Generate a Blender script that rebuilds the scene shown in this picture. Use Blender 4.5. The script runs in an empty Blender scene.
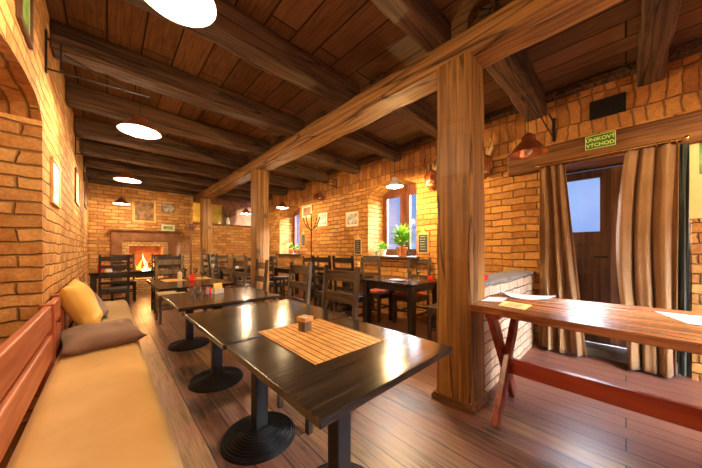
import bpy, bmesh, math, random
from mathutils import Vector, Matrix, noise
random.seed(7)
PI = math.pi
sc = bpy.context.scene
C = sc.collection

# ------------------------------------------------------------------ materials
def new_mat(name):
    m = bpy.data.materials.new(name); m.use_nodes = True
    nt = m.node_tree; nt.nodes.clear()
    out = nt.nodes.new('ShaderNodeOutputMaterial')
    b = nt.nodes.new('ShaderNodeBsdfPrincipled')
    nt.links.new(b.outputs[0], out.inputs[0])
    return m, nt, b, out

def N(nt, t, **kw):
    n = nt.nodes.new(t)
    for k, v in kw.items(): setattr(n, k, v)
    return n

def ramp(nt, fac, stops):
    r = nt.nodes.new('ShaderNodeValToRGB')
    e = r.color_ramp.elements
    while len(e) < len(stops): e.new(0.5)
    for i, (p, c) in enumerate(stops):
        e[i].position = p
        e[i].color = (c[0], c[1], c[2], 1) if not isinstance(c, (int, float)) else (c, c, c, 1)
    nt.links.new(fac, r.inputs[0])
    return r.outputs[0]

def mixc(nt, fac, a, b, blend='MIX'):
    n = nt.nodes.new('ShaderNodeMix'); n.data_type = 'RGBA'; n.blend_type = blend
    for sock, v in ((n.inputs[0], fac), (n.inputs[6], a), (n.inputs[7], b)):
        if hasattr(v, 'links') or isinstance(v, bpy.types.NodeSocket): nt.links.new(v, sock)
        elif isinstance(v, (int, float)): sock.default_value = v
        else: sock.default_value = (v[0], v[1], v[2], 1)
    return n.outputs[2]

def math_n(nt, op, a, b=None, c=None):
    n = nt.nodes.new('ShaderNodeMath'); n.operation = op
    for i, v in enumerate((a, b, c)):
        if v is None: continue
        if isinstance(v, bpy.types.NodeSocket): nt.links.new(v, n.inputs[i])
        else: n.inputs[i].default_value = v
    return n.outputs[0]

def bump(nt, b, h, strength=0.3, dist=0.01):
    n = nt.nodes.new('ShaderNodeBump'); n.inputs['Strength'].default_value = strength
    n.inputs['Distance'].default_value = dist
    nt.links.new(h, n.inputs['Height']); nt.links.new(n.outputs[0], b.inputs['Normal'])
    return n

def mapped(nt, scale, coord='Object'):
    tc = nt.nodes.new('ShaderNodeTexCoord'); mp = nt.nodes.new('ShaderNodeMapping')
    mp.inputs['Scale'].default_value = scale
    nt.links.new(tc.outputs[coord], mp.inputs[0])
    return mp.outputs[0]

def plain(name, col, rough=0.5, metal=0.0, var=0.12, scale=20, bmp=0.1, emit=None, es=0):
    m, nt, b, out = new_mat(name)
    v = mapped(nt, (scale,)*3)
    n = N(nt, 'ShaderNodeTexNoise'); n.inputs['Scale'].default_value = 1; n.inputs['Detail'].default_value = 4
    nt.links.new(v, n.inputs['Vector'])
    lo = tuple(c*(1-var) for c in col); hi = tuple(min(1, c*(1+var)) for c in col)
    nt.links.new(ramp(nt, n.outputs[0], [(0.3, lo), (0.7, hi)]), b.inputs['Base Color'])
    b.inputs['Roughness'].default_value = rough; b.inputs['Metallic'].default_value = metal
    if bmp: bump(nt, b, n.outputs[0], bmp, 0.003)
    if emit:
        b.inputs['Emission Color'].default_value = (*emit, 1); b.inputs['Emission Strength'].default_value = es
    return m

def wood(name, dark, light, axis=0, rough=0.5, fine=60, long=2.5, bmp=0.3, cracks=False, rr=(0.0, 0.0), spec=0.5):
    """grain runs along the given object axis"""
    m, nt, b, out = new_mat(name)
    s = [fine, fine, fine]; s[axis] = long
    v = mapped(nt, tuple(s))
    n = N(nt, 'ShaderNodeTexNoise'); n.inputs['Scale'].default_value = 1; n.inputs['Detail'].default_value = 6
    n.inputs['Distortion'].default_value = 0.15
    nt.links.new(v, n.inputs['Vector'])
    s2 = [fine*0.12]*3; s2[axis] = long*0.35
    v2 = mapped(nt, tuple(s2))
    n2 = N(nt, 'ShaderNodeTexNoise'); n2.inputs['Scale'].default_value = 1; n2.inputs['Detail'].default_value = 3
    nt.links.new(v2, n2.inputs['Vector'])
    f = math_n(nt, 'ADD', math_n(nt, 'MULTIPLY', n.outputs[0], 0.6), math_n(nt, 'MULTIPLY', n2.outputs[0], 0.4))
    col = ramp(nt, f, [(0.40, dark), (0.60, light)])
    h = n.outputs[0]
    if cracks:
        s3 = [5, 5, 5]; s3[axis] = 0.35
        v3 = mapped(nt, tuple(s3))
        n3 = N(nt, 'ShaderNodeTexNoise'); n3.inputs['Scale'].default_value = 1; n3.inputs['Detail'].default_value = 2
        n3.inputs['Distortion'].default_value = 0.1
        nt.links.new(v3, n3.inputs['Vector'])
        cr = math_n(nt, 'ABSOLUTE', math_n(nt, 'SUBTRACT', n3.outputs[0], 0.5))
        crm = ramp(nt, cr, [(0.0, 0.0), (0.017, 1.0)])
        col = mixc(nt, 0.8, col, crm, 'MULTIPLY')
        h = math_n(nt, 'ADD', math_n(nt, 'MULTIPLY', n.outputs[0], 0.5), crm)
    nt.links.new(col, b.inputs['Base Color'])
    b.inputs['Roughness'].default_value = rough
    b.inputs['Specular IOR Level'].default_value = spec
    if rr[1]:
        nt.links.new(math_n(nt, 'MULTIPLY_ADD', n2.outputs[0], rr[1]-rr[0], rr[0]), b.inputs['Roughness'])
    bump(nt, b, h, bmp, 0.004)
    return m

def brick_mat(name, c1, c2, mortar, soldier_z=None, bw=0.27, rh=0.092, seed=0):
    m, nt, b, out = new_mat(name)
    tc = N(nt, 'ShaderNodeTexCoord'); geo = N(nt, 'ShaderNodeNewGeometry')
    sp = N(nt, 'ShaderNodeSeparateXYZ'); nt.links.new(tc.outputs['Object'], sp.inputs[0])
    sn = N(nt, 'ShaderNodeSeparateXYZ'); nt.links.new(geo.outputs['True Normal'], sn.inputs[0])
    ny = math_n(nt, 'GREATER_THAN', math_n(nt, 'ABSOLUTE', sn.outputs[1]), 0.6)
    nz = math_n(nt, 'GREATER_THAN', math_n(nt, 'ABSOLUTE', sn.outputs[2]), 0.6)
    def sel(f, a, bb):
        return math_n(nt, 'ADD', math_n(nt, 'MULTIPLY', math_n(nt, 'SUBTRACT', 1.0, f), a), math_n(nt, 'MULTIPLY', f, bb))
    u = sel(ny, sp.outputs[1], sp.outputs[0])
    v = sel(nz, sp.outputs[2], sp.outputs[0])
    cb = N(nt, 'ShaderNodeCombineXYZ'); nt.links.new(u, cb.inputs[0]); nt.links.new(v, cb.inputs[1])
    # wobble so that courses are hand laid
    wn = N(nt, 'ShaderNodeTexNoise'); wn.inputs['Scale'].default_value = 3.5; wn.inputs['Detail'].default_value = 3
    nt.links.new(tc.outputs['Object'], wn.inputs['Vector'])
    w = N(nt, 'ShaderNodeVectorMath'); w.operation = 'MULTIPLY_ADD'
    nt.links.new(wn.outputs['Color'], w.inputs[0]); w.inputs[1].default_value = (0.10, 0.065, 0)
    nt.links.new(cb.outputs[0], w.inputs[2])
    def bt(vec, bw, rh, off=0.5):
        t = N(nt, 'ShaderNodeTexBrick'); t.offset = off
        t.inputs['Scale'].default_value = 1; t.inputs['Brick Width'].default_value = bw
        t.inputs['Row Height'].default_value = rh; t.inputs['Mortar Size'].default_value = 0.011
        t.inputs['Mortar Smooth'].default_value = 0.9; t.inputs['Bias'].default_value = 0
        t.inputs['Color1'].default_value = (0, 0, 0, 1); t.inputs['Color2'].default_value = (1, 1, 1, 1)
        t.inputs['Mortar'].default_value = (0.5, 0.5, 0.5, 1)
        nt.links.new(vec, t.inputs['Vector']); return t
    t = bt(w.outputs[0], bw, rh)
    fac, rnd = t.outputs['Fac'], t.outputs['Color']
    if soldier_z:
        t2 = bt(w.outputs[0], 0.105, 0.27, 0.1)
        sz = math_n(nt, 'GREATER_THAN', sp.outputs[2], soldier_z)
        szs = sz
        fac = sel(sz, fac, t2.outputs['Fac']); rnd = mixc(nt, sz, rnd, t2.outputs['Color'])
    n = N(nt, 'ShaderNodeTexNoise'); n.inputs['Scale'].default_value = 14; n.inputs['Detail'].default_value = 6
    nt.links.new(tc.outputs['Object'], n.inputs['Vector'])
    nb = N(nt, 'ShaderNodeTexNoise'); nb.inputs['Scale'].default_value = 1.3; nb.inputs['Detail'].default_value = 3
    nt.links.new(tc.outputs['Object'], nb.inputs['Vector'])
    nf = N(nt, 'ShaderNodeTexNoise'); nf.inputs['Scale'].default_value = 55; nf.inputs['Detail'].default_value = 5
    nt.links.new(tc.outputs['Object'], nf.inputs['Vector'])
    rnd2 = math_n(nt, 'ADD', math_n(nt, 'MULTIPLY', rnd, 0.5), math_n(nt, 'MULTIPLY', n.outputs[0], 0.7))
    col = ramp(nt, rnd2, [(0.25, c1), (0.82, c2)])
    col = mixc(nt, 0.6, col, ramp(nt, nf.outputs[0], [(0.35, 0.62), (0.6, 1.0)]), 'MULTIPLY')
    col = mixc(nt, 0.5, col, ramp(nt, nb.outputs[0], [(0.3, 0.7), (0.65, 1.0)]), 'MULTIPLY')
    if soldier_z: col = mixc(nt, math_n(nt, 'MULTIPLY', szs, 0.75), col, (0.7, 0.6, 0.5), 'MULTIPLY')  # shade above the lamp shades, put into the colour of the upper bricks
    col = mixc(nt, fac, col, mortar)
    nt.links.new(col, b.inputs['Base Color'])
    b.inputs['Roughness'].default_value = 0.75; b.inputs['Specular IOR Level'].default_value = 0.25
    h = math_n(nt, 'SUBTRACT', math_n(nt, 'MULTIPLY_ADD', n.outputs[0], 0.5, math_n(nt, 'MULTIPLY', rnd, 0.25)), fac)
    bump(nt, b, h, 0.9, 0.018)
    return m

def plank_mat(name, c1, c2, gap, pw, pl, swap=True, redx=None, rough=(0.3, 0.55), spec=0.5, fine=45, gapw=0.004, red=None):
    """boards running along Y (swap) with individual tone"""
    m, nt, b, out = new_mat(name)
    tc = N(nt, 'ShaderNodeTexCoord'); sp = N(nt, 'ShaderNodeSeparateXYZ'); nt.links.new(tc.outputs['Object'], sp.inputs[0])
    cb = N(nt, 'ShaderNodeCombineXYZ')
    nt.links.new(sp.outputs[1 if swap else 0], cb.inputs[0]); nt.links.new(sp.outputs[0 if swap else 1], cb.inputs[1])
    t = N(nt, 'ShaderNodeTexBrick'); t.offset = 0.37; t.inputs['Scale'].default_value = 1
    t.inputs['Brick Width'].default_value = pl; t.inputs['Row Height'].default_value = pw
    t.inputs['Mortar Size'].default_value = gapw; t.inputs['Mortar Smooth'].default_value = 0.3
    t.inputs['Color1'].default_value = (0, 0, 0, 1); t.inputs['Color2'].default_value = (1, 1, 1, 1)
    nt.links.new(cb.outputs[0], t.inputs['Vector'])
    mp = N(nt, 'ShaderNodeMapping'); mp.inputs['Scale'].default_value = (3, fine, 1)
    nt.links.new(cb.outputs[0], mp.inputs[0])
    n = N(nt, 'ShaderNodeTexNoise'); n.inputs['Scale'].default_value = 1; n.inputs['Detail'].default_value = 7
    n.inputs['Distortion'].default_value = 1.2; nt.links.new(mp.outputs[0], n.inputs['Vector'])
    nb = N(nt, 'ShaderNodeTexNoise'); nb.inputs['Scale'].default_value = 2.2; nb.inputs['Detail'].default_value = 5
    nt.links.new(tc.outputs['Object'], nb.inputs['Vector'])
    f = math_n(nt, 'ADD', math_n(nt, 'MULTIPLY', t.outputs['Color'], 0.2), math_n(nt, 'MULTIPLY', n.outputs[0], 0.65))
    f = math_n(nt, 'ADD', f, math_n(nt, 'MULTIPLY', nb.outputs[0], 0.3))
    col = ramp(nt, f, [(0.4, c1), (0.75, c2)])
    if red:
        rf = ramp(nt, nb.outputs[0], [(0.42, 0.0), (0.62, 0.6)])
        if redx:
            zone = ramp(nt, math_n(nt, 'ADD', math_n(nt, 'SUBTRACT', sp.outputs[0], redx), math_n(nt, 'MULTIPLY', nb.outputs[0], 0.5)), [(0.0, 0.0), (0.3, 0.8)])
            rf = math_n(nt, 'MAXIMUM', rf, math_n(nt, 'MULTIPLY', zone, 0.85))
        col = mixc(nt, rf, col, red)
    col = mixc(nt, t.outputs['Fac'], col, gap)
    nt.links.new(col, b.inputs['Base Color'])
    nt.links.new(math_n(nt, 'MULTIPLY_ADD', nb.outputs[0], rough[1]-rough[0], rough[0]), b.inputs['Roughness'])
    b.inputs['Specular IOR Level'].default_value = spec
    bump(nt, b, math_n(nt, 'SUBTRACT', math_n(nt, 'MULTIPLY', n.outputs[0], 0.35), t.outputs['Fac']), 0.6, 0.006)
    return m

def fabric(name, col, col2, scale=220, rough=0.9, stripe=None):
    m, nt, b, out = new_mat(name)
    v = mapped(nt, (scale,)*3)
    w = N(nt, 'ShaderNodeTexWave'); w.inputs['Scale'].default_value = 1; w.inputs['Distortion'].default_value = 1.5
    nt.links.new(v, w.inputs['Vector'])
    n = N(nt, 'ShaderNodeTexNoise'); n.inputs['Scale'].default_value = 4; n.inputs['Detail'].default_value = 4
    tc = N(nt, 'ShaderNodeTexCoord'); nt.links.new(tc.outputs['Object'], n.inputs['Vector'])
    f = math_n(nt, 'ADD', math_n(nt, 'MULTIPLY', w.outputs['Fac'], 0.15), math_n(nt, 'MULTIPLY', n.outputs[0], 0.85))
    nt.links.new(ramp(nt, f, [(0.3, col), (0.7, col2)]), b.inputs['Base Color'])
    b.inputs['Roughness'].default_value = rough
    b.inputs['Sheen Weight'].default_value = 0.15
    bump(nt, b, f, 0.25, 0.003)
    return m

def glass_mat(name, tint=(1, 1, 1), mixv=0.12, edge=0.5):
    m = bpy.data.materials.new(name); m.use_nodes = True; nt = m.node_tree; nt.nodes.clear()
    out = N(nt, 'ShaderNodeOutputMaterial'); tr = N(nt, 'ShaderNodeBsdfTransparent'); gl = N(nt, 'ShaderNodeBsdfGlossy')
    tr.inputs[0].default_value = (*tint, 1); gl.inputs['Roughness'].default_value = 0.04
    fr = N(nt, 'ShaderNodeLayerWeight'); fr.inputs[0].default_value = 0.35
    f = math_n(nt, 'MULTIPLY_ADD', fr.outputs['Facing'], edge, mixv*0.3)
    mx = N(nt, 'ShaderNodeMixShader'); nt.links.new(f, mx.inputs[0])
    nt.links.new(tr.outputs[0], mx.inputs[1]); nt.links.new(gl.outputs[0], mx.inputs[2]); nt.links.new(mx.outputs[0], out.inputs[0])
    return m

def emis(name, col, s):
    m = bpy.data.materials.new(name); m.use_nodes = True; nt = m.node_tree; nt.nodes.clear()
    out = N(nt, 'ShaderNodeOutputMaterial'); e = N(nt, 'ShaderNodeEmission')
    e.inputs[0].default_value = (*col, 1); e.inputs[1].default_value = s; nt.links.new(e.outputs[0], out.inputs[0])
    return m

M = {}
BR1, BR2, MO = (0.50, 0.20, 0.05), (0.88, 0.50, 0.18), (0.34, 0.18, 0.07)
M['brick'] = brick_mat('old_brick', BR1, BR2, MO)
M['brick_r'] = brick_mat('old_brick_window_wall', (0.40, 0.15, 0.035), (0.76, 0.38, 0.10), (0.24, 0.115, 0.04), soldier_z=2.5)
M['brick_pale'] = brick_mat('pale_brick', (0.62, 0.40, 0.22), (0.78, 0.6, 0.42), (0.30, 0.2, 0.13))
M['brick_small'] = brick_mat('hearth_brick', (0.62, 0.36, 0.14), (0.8, 0.52, 0.24), (0.35, 0.2, 0.1), bw=0.12, rh=0.07)
M['plaster'] = plain('brown_plaster', (0.25, 0.105, 0.042), 0.8, var=0.3, scale=6, bmp=0.4)
M['plaster_yellow'] = plain('ochre_plaster', (0.55, 0.38, 0.05), 0.8, var=0.2, scale=5)
M['floor'] = plank_mat('floor_boards', (0.05, 0.026, 0.016), (0.46, 0.26, 0.115), (0.012, 0.008, 0.006), 0.15, 2.3, rough=(0.22, 0.5), red=(0.22, 0.075, 0.062), redx=2.25, fine=60)
M['ceil'] = plank_mat('ceiling_boards', (0.09, 0.045, 0.022), (0.24, 0.13, 0.065), (0.02, 0.01, 0.005), 0.24, 3.1, rough=(0.5, 0.7), spec=0.2, gapw=0.008)
M['beam'] = wood('old_beam_wood', (0.12, 0.055, 0.016), (0.34, 0.17, 0.05), 1, 0.6, 45, 1.2, 0.5, True, spec=0.25)
M['joist'] = wood('dark_joist_wood', (0.045, 0.025, 0.014), (0.15, 0.085, 0.045), 0, 0.6, 40, 1.6, 0.6, True, spec=0.25)
M['post'] = wood('old_post_wood', (0.15, 0.065, 0.014), (0.38, 0.185, 0.045), 2, 0.5, 45, 0.9, 0.4, True, spec=0.35)
M['lintel'] = wood('lintel_wood', (0.10, 0.04, 0.014), (0.26, 0.115, 0.036), 1, 0.6, 40, 1.6, 0.4, False, spec=0.25)
M['table'] = wood('black_stained_wood', (0.006, 0.004, 0.003), (0.040, 0.028, 0.017), 0, 0.2, 65, 2.5, 0.18, rr=(0.12, 0.22), spec=0.35)
M['table_edge'] = wood('worn_table_edge', (0.04, 0.02, 0.012), (0.12, 0.07, 0.04), 0, 0.4, 60, 3)
M['chair'] = wood('dark_chair_wood', (0.022, 0.013, 0.007), (0.115, 0.075, 0.04), 2, 0.4, 50, 4, 0.2, spec=0.5)
M['chair_h'] = wood('dark_chair_slat_wood', (0.022, 0.013, 0.007), (0.115, 0.075, 0.04), 0, 0.4, 50, 4, 0.2, spec=0.5)
M['chair_black'] = wood('black_chair_wood', (0.008, 0.006, 0.005), (0.035, 0.025, 0.018), 2, 0.35, 50, 4, 0.2)
M['chair_grey'] = wood('greyed_chair_wood', (0.09, 0.065, 0.04), (0.26, 0.20, 0.13), 2, 0.45, 50, 4, 0.2)
M['iron'] = plain('black_cast_iron', (0.018, 0.018, 0.018), 0.35, 0.3, scale=40)
M['bench'] = wood('red_brown_bench_wood', (0.33, 0.085, 0.035), (0.54, 0.18, 0.085), 1, 0.48, 30, 1.5, 0.1, spec=0.5)
M['bench_z'] = wood('red_brown_bench_post_wood', (0.33, 0.075, 0.03), (0.5, 0.13, 0.055), 2, 0.35, 30, 1.5, 0.1)
M['cushion'] = fabric('ochre_seat_fabric', (0.60, 0.36, 0.11), (0.72, 0.46, 0.17), 120)
M['cushion2'] = fabric('beige_seat_fabric', (0.42, 0.28, 0.13), (0.55, 0.39, 0.2), 120)
M['pillow_y'] = fabric('yellow_pillow_fabric', (0.70, 0.38, 0.06), (0.86, 0.53, 0.13), 150)
M['pillow_g'] = fabric('grey_brown_corduroy', (0.16, 0.085, 0.06), (0.28, 0.17, 0.125), 260)
M['trestle'] = wood('orange_varnished_plank', (0.15, 0.045, 0.015), (0.50, 0.20, 0.06), 1, 0.22, 26, 1.1, 0.1, rr=(0.13, 0.36), spec=0.7)
M['trestle_leg'] = wood('red_brown_trestle_wood', (0.16, 0.028, 0.018), (0.34, 0.075, 0.035), 2, 0.3, 30, 1.5, 0.1)
M['stretcher'] = wood('red_stretcher_wood', (0.30, 0.045, 0.02), (0.42, 0.08, 0.03), 1, 0.3, 30, 1.5, 0.1)
M['curtain'] = fabric('brown_curtain_cloth', (0.24, 0.125, 0.045), (0.34, 0.19, 0.075), 90)
M['curtain_lining'] = fabric('dark_green_curtain_cloth', (0.02, 0.03, 0.02), (0.04, 0.055, 0.04), 90)
M['door'] = wood('dark_door_wood', (0.05, 0.022, 0.012), (0.13, 0.06, 0.032), 2, 0.35, 35, 1.8, 0.15)
M['door_light'] = wood('brown_door_stile_wood', (0.15, 0.065, 0.03), (0.3, 0.15, 0.075), 2, 0.4, 35, 1.8, 0.15)
M['window'] = wood('brown_window_wood', (0.10, 0.03, 0.02), (0.24, 0.085, 0.05), 2, 0.35, 35, 1.8, 0.15)
M['stone'] = plain('grey_stone', (0.2, 0.19, 0.17), 0.7, var=0.3, scale=12, bmp=0.3)
M['glass'] = glass_mat('window_glass')
M['clear'] = glass_mat('drinking_glass', (0.93, 0.95, 0.95), 0.7, 0.95)
M['copper'] = plain('hammered_copper', (0.72, 0.30, 0.13), 0.28, 0.9, scale=60, bmp=0.3)
M['enamel'] = plain('white_enamel_inside', (0.85, 0.83, 0.78), 0.35, var=0.02)
M['brass'] = plain('brass', (0.72, 0.48, 0.16), 0.25, 1.0)
M['bulb'] = emis('lit_bulb', (1.0, 0.74, 0.38), 60)
M['bulb_cool'] = emis('lit_bulb_large', (1.0, 0.86, 0.66), 30)
M['fire'] = emis('flame', (1.0, 0.30, 0.04), 3.5)
M['fire_core'] = emis('flame_core', (1.0, 0.62, 0.2), 6)
M['candle'] = plain('red_glass_candle', (0.75, 0.02, 0.02), 0.15, bmp=0, emit=(1, 0.05, 0.02), es=0.25)
M['terra'] = plain('terracotta', (0.62, 0.22, 0.08), 0.7)
M['cream'] = plain('cream_glaze', (0.72, 0.66, 0.5), 0.4)
M['leaf'] = plain('green_leaf', (0.34, 0.66, 0.09), 0.45, var=0.5, scale=15)
M['leaf_y'] = plain('yellow_green_leaf', (0.5, 0.72, 0.1), 0.45, var=0.4, scale=15)
M['soil'] = plain('soil', (0.04, 0.025, 0.015), 0.9)
M['bamboo'] = plain('bamboo_slats', (0.72, 0.36, 0.085), 0.5, var=0.3, scale=14)
M['bamboo_d'] = plain('brown_mat_thread', (0.22, 0.075, 0.02), 0.7)
M['paper'] = plain('white_paper', (0.82, 0.8, 0.76), 0.6, var=0.04)
M['paper_y'] = plain('yellow_paper', (0.85, 0.66, 0.2), 0.6, var=0.05)
M['ink'] = plain('dark_print', (0.08, 0.07, 0.06), 0.6)
M['frame_gold'] = wood('gilt_frame', (0.5, 0.27, 0.05), (0.85, 0.55, 0.14), 2, 0.3, 40, 4)
M['frame_dark'] = wood('dark_frame', (0.06, 0.025, 0.012), (0.14, 0.06, 0.03), 2, 0.4, 40, 4)
M['frame_pale'] = wood('pale_wood_frame', (0.55, 0.32, 0.12), (0.8, 0.52, 0.22), 2, 0.45, 40, 4)
M['art'] = plain('brown_relief_picture', (0.26, 0.13, 0.05), 0.5, var=0.7, scale=9, bmp=0.6)
M['art_grey'] = plain('grey_print', (0.42, 0.38, 0.33), 0.25, var=0.8, scale=12)
M['art_green'] = plain('green_print', (0.2, 0.36, 0.08), 0.4, var=0.6, scale=12)
M['mount'] = plain('pale_mount_board', (0.78, 0.72, 0.6), 0.4, var=0.04)
M['slate'] = plain('chalkboard_slate', (0.035, 0.045, 0.04), 0.6)
M['chalk'] = plain('chalk_marks', (0.6, 0.6, 0.55), 0.8)
M['sign_green'] = plain('sign_green', (0.035, 0.20, 0.02), 0.4, var=0.08)
M['sign_pale'] = plain('sign_pale_yellow', (0.72, 0.80, 0.22), 0.5, var=0.03)
M['poster'] = plain('poster_cream', (0.82, 0.68, 0.28), 0.5, var=0.04)
M['white'] = plain('white_ceramic', (0.8, 0.78, 0.74), 0.25, var=0.03)
M['napkin'] = plain('yellow_napkin', (0.85, 0.55, 0.14), 0.8, var=0.15)
M['redcush'] = fabric('red_chair_pad', (0.32, 0.03, 0.02), (0.48, 0.07, 0.04), 150)
M['mask'] = wood('varnished_carved_wood', (0.07, 0.015, 0.006), (0.33, 0.10, 0.03), 2, 0.16, 40, 8, 0.6, spec=0.9)
M['antler'] = plain('pale_horn', (0.55, 0.4, 0.2), 0.35)
M['coat_wood'] = wood('red_coat_stand_wood', (0.16, 0.05, 0.025), (0.3, 0.11, 0.05), 2, 0.4, 40, 4)
M['twig'] = plain('dried_twig', (0.07, 0.05, 0.02), 0.9)
M['soot'] = plain('sooty_firebrick', (0.22, 0.09, 0.04), 0.9, var=0.4, scale=8, bmp=0.4)
M['log'] = plain('charred_log', (0.05, 0.03, 0.02), 0.9, var=0.5)
M['concrete'] = plain('outer_wall', (0.3, 0.3, 0.3), 0.9)

# ------------------------------------------------------------------ mesh helpers
class MB:
    def __init__(s): s.bm = bmesh.new()
    def _merge(s, b, mt=None):
        if mt is not None: bmesh.ops.transform(b, matrix=mt, verts=b.verts)
        me = bpy.data.meshes.new('tmp'); b.to_mesh(me); b.free(); s.bm.from_mesh(me); bpy.data.meshes.remove(me)
        return s
    def box(s, x0, x1, y0, y1, z0, z1, bev=0.0, mt=None, seg=2, cuts=0, rough=0.0, seed=0.0):
        b = bmesh.new(); bmesh.ops.create_cube(b, size=1)
        bmesh.ops.transform(b, matrix=Matrix.Translation(((x0+x1)/2, (y0+y1)/2, (z0+z1)/2)) @ Matrix.Diagonal((x1-x0, y1-y0, z1-z0, 1)), verts=b.verts)
        if bev: bmesh.ops.bevel(b, geom=b.edges[:], offset=bev, segments=seg, affect='EDGES', profile=0.5)
        if cuts:
            ax = max(range(3), key=lambda i: (x1-x0, y1-y0, z1-z0)[i])
            es = [e for e in b.edges if abs((e.verts[0].co-e.verts[1].co)[ax]) > 0.5*(x1-x0, y1-y0, z1-z0)[ax]]
            bmesh.ops.subdivide_edges(b, edges=es, cuts=cuts, use_grid_fill=True)
            if rough:
                for v in b.verts:
                    p = v.co*2.2+Vector((seed, seed*2, 0)); d = noise.noise_vector(p)+0.5*noise.noise_vector(p*3.1)
                    d[ax] = 0; v.co += d*rough
        return s._merge(b, mt)
    def cyl(s, p0, p1, r0, r1=None, seg=12, cap=True):
        p0, p1 = Vector(p0), Vector(p1); r1 = r0 if r1 is None else r1
        d = p1-p0; b = bmesh.new()
        bmesh.ops.create_cone(b, cap_ends=cap, segments=seg, radius1=r0, radius2=r1, depth=d.length)
        q = Vector((0, 0, 1)).rotation_difference(d.normalized()).to_matrix().to_4x4()
        return s._merge(b, Matrix.Translation((p0+p1)/2) @ q)
    def path(s, pts, r, seg=8):
        for a, b in zip(pts, pts[1:]): s.cyl(a, b, r, seg=seg)
        for p in pts[1:-1]: s.ball(p, r, 8)
        return s
    def ball(s, c, r, seg=12, sc_=(1, 1, 1)):
        b = bmesh.new(); bmesh.ops.create_uvsphere(b, u_segments=seg, v_segments=max(6, seg//2), radius=r)
        return s._merge(b, Matrix.Translation(c) @ Matrix.Diagonal((*sc_, 1)))
    def lathe(s, prof, c=(0, 0, 0), seg=32):
        b = bmesh.new(); rings = []
        for r, z in prof:
            if r < 1e-5: rings.append([b.verts.new((0, 0, z))])
            else: rings.append([b.verts.new((r*math.cos(2*PI*i/seg), r*math.sin(2*PI*i/seg), z)) for i in range(seg)])
        for A, B in zip(rings, rings[1:]):
            for i in range(seg):
                j = (i+1) % seg
                if len(A) == 1 and len(B) == 1: continue
                if len(A) == 1: b.faces.new((A[0], B[j], B[i]))
                elif len(B) == 1: b.faces.new((A[i], A[j], B[0]))
                else: b.faces.new((A[i], A[j], B[j], B[i]))
        bmesh.ops.recalc_face_normals(b, faces=b.faces)
        return s._merge(b, Matrix.Translation(c))
    def face(s, pts):
        vs = [s.bm.verts.new(p) for p in pts]; s.bm.faces.new(vs); return s
    def prism(s, poly, z0, z1, mt=None, bev=0):
        """poly in xy extruded in z"""
        b = bmesh.new(); vs = [b.verts.new((x, y, z0)) for x, y in poly]; f = b.faces.new(vs)
        r = bmesh.ops.extrude_face_region(b, geom=[f]); vv = [g for g in r['geom'] if isinstance(g, bmesh.types.BMVert)]
        bmesh.ops.translate(b, verts=vv, vec=(0, 0, z1-z0)); bmesh.ops.recalc_face_normals(b, faces=b.faces)
        if bev: bmesh.ops.bevel(b, geom=b.edges[:], offset=bev, segments=2, affect='EDGES')
        return s._merge(b, mt)
    def build(s, name, m, parent=None, smooth=False):
        me = bpy.data.meshes.new(name); s.bm.to_mesh(me); s.bm.free()
        me.materials.append(M[m] if isinstance(m, str) else m)
        if smooth:
            for p in me.polygons: p.use_smooth = True
            try: me.set_sharp_from_angle(angle=math.radians(smooth if smooth > 1 else 40))
            except Exception: pass
        o = bpy.data.objects.new(name, me); C.objects.link(o)
        if parent: o.parent = parent
        return o

def tag(o, label, cat, group=None, kind=None):
    o['label'] = label
    if cat: o['category'] = cat
    if group: o['group'] = group
    if kind: o['kind'] = kind
    return o
def thing(name, label, cat, loc=(0, 0, 0), rz=0, group=None):
    o = bpy.data.objects.new(name, None); C.objects.link(o); o.empty_display_size = 0.1
    o.location = loc; o.rotation_euler = (0, 0, rz)
    return tag(o, label, cat, group)
def struct(o, label=None):
    o['kind'] = 'structure'
    if label: o['label'] = label
    return o
def dup(root, loc, rz, label):
    r = root.copy(); C.objects.link(r); r.location = loc; r.rotation_euler = (0, 0, rz); r['label'] = label
    for ch in list(root.children):
        c = ch.copy(); C.objects.link(c); c.parent = r
        for g in list(ch.children):
            d = g.copy(); C.objects.link(d); d.parent = c
    return r

XL, XR, YN, YF, ZC = -0.34, 3.95, -1.8, 9.2, 3.09
# ------------------------------------------------------------------ room shell
struct(MB().box(XL-0.9, XR+0.9, YN-0.3, YF+0.9, -0.12, 0).build('floor', 'floor'), 'worn brown plank floor')
struct(MB().box(XL-0.9, XR+0.9, YN-0.3, YF+0.9, ZC, ZC+0.1).build('ceiling', 'ceil'), 'brown board ceiling between joists')

def wall_x(xin, xout, y0, y1, ztop, opens, step=0.12):
    """wall whose room face is at xin; opens = (ya, yb, z0, ztop_function)"""
    mb = MB(); cuts = {y0, y1}
    for a, b, z0, zt in opens:
        n = max(2, int((b-a)/step)); cuts |= {round(a+(b-a)*i/n, 5) for i in range(n+1)}
    ys = sorted(cuts)
    for a, b in zip(ys, ys[1:]):
        mid = (a+b)/2; op = next((o for o in opens if o[0] < mid < o[1]), None)
        if not op:
            mb.face([(xin, a, 0), (xin, b, 0), (xin, b, ztop), (xin, a, ztop)]); continue
        za, zb = op[3](a), op[3](b)
        mb.face([(xin, a, za), (xin, b, zb), (xin, b, ztop), (xin, a, ztop)])
        mb.face([(xin, a, za), (xin, b, zb), (xout, b, zb), (xout, a, za)])
        if op[2] > 0:
            mb.face([(xin, a, 0), (xin, b, 0), (xin, b, op[2]), (xin, a, op[2])])
            mb.face([(xin, a, op[2]), (xin, b, op[2]), (xout, b, op[2]), (xout, a, op[2])])
    for a, b, z0, zt in opens:
        for y in (a, b): mb.face([(xin, y, z0), (xout, y, z0), (xout, y, zt(y)), (xin, y, zt(y))])
    return mb

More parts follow.
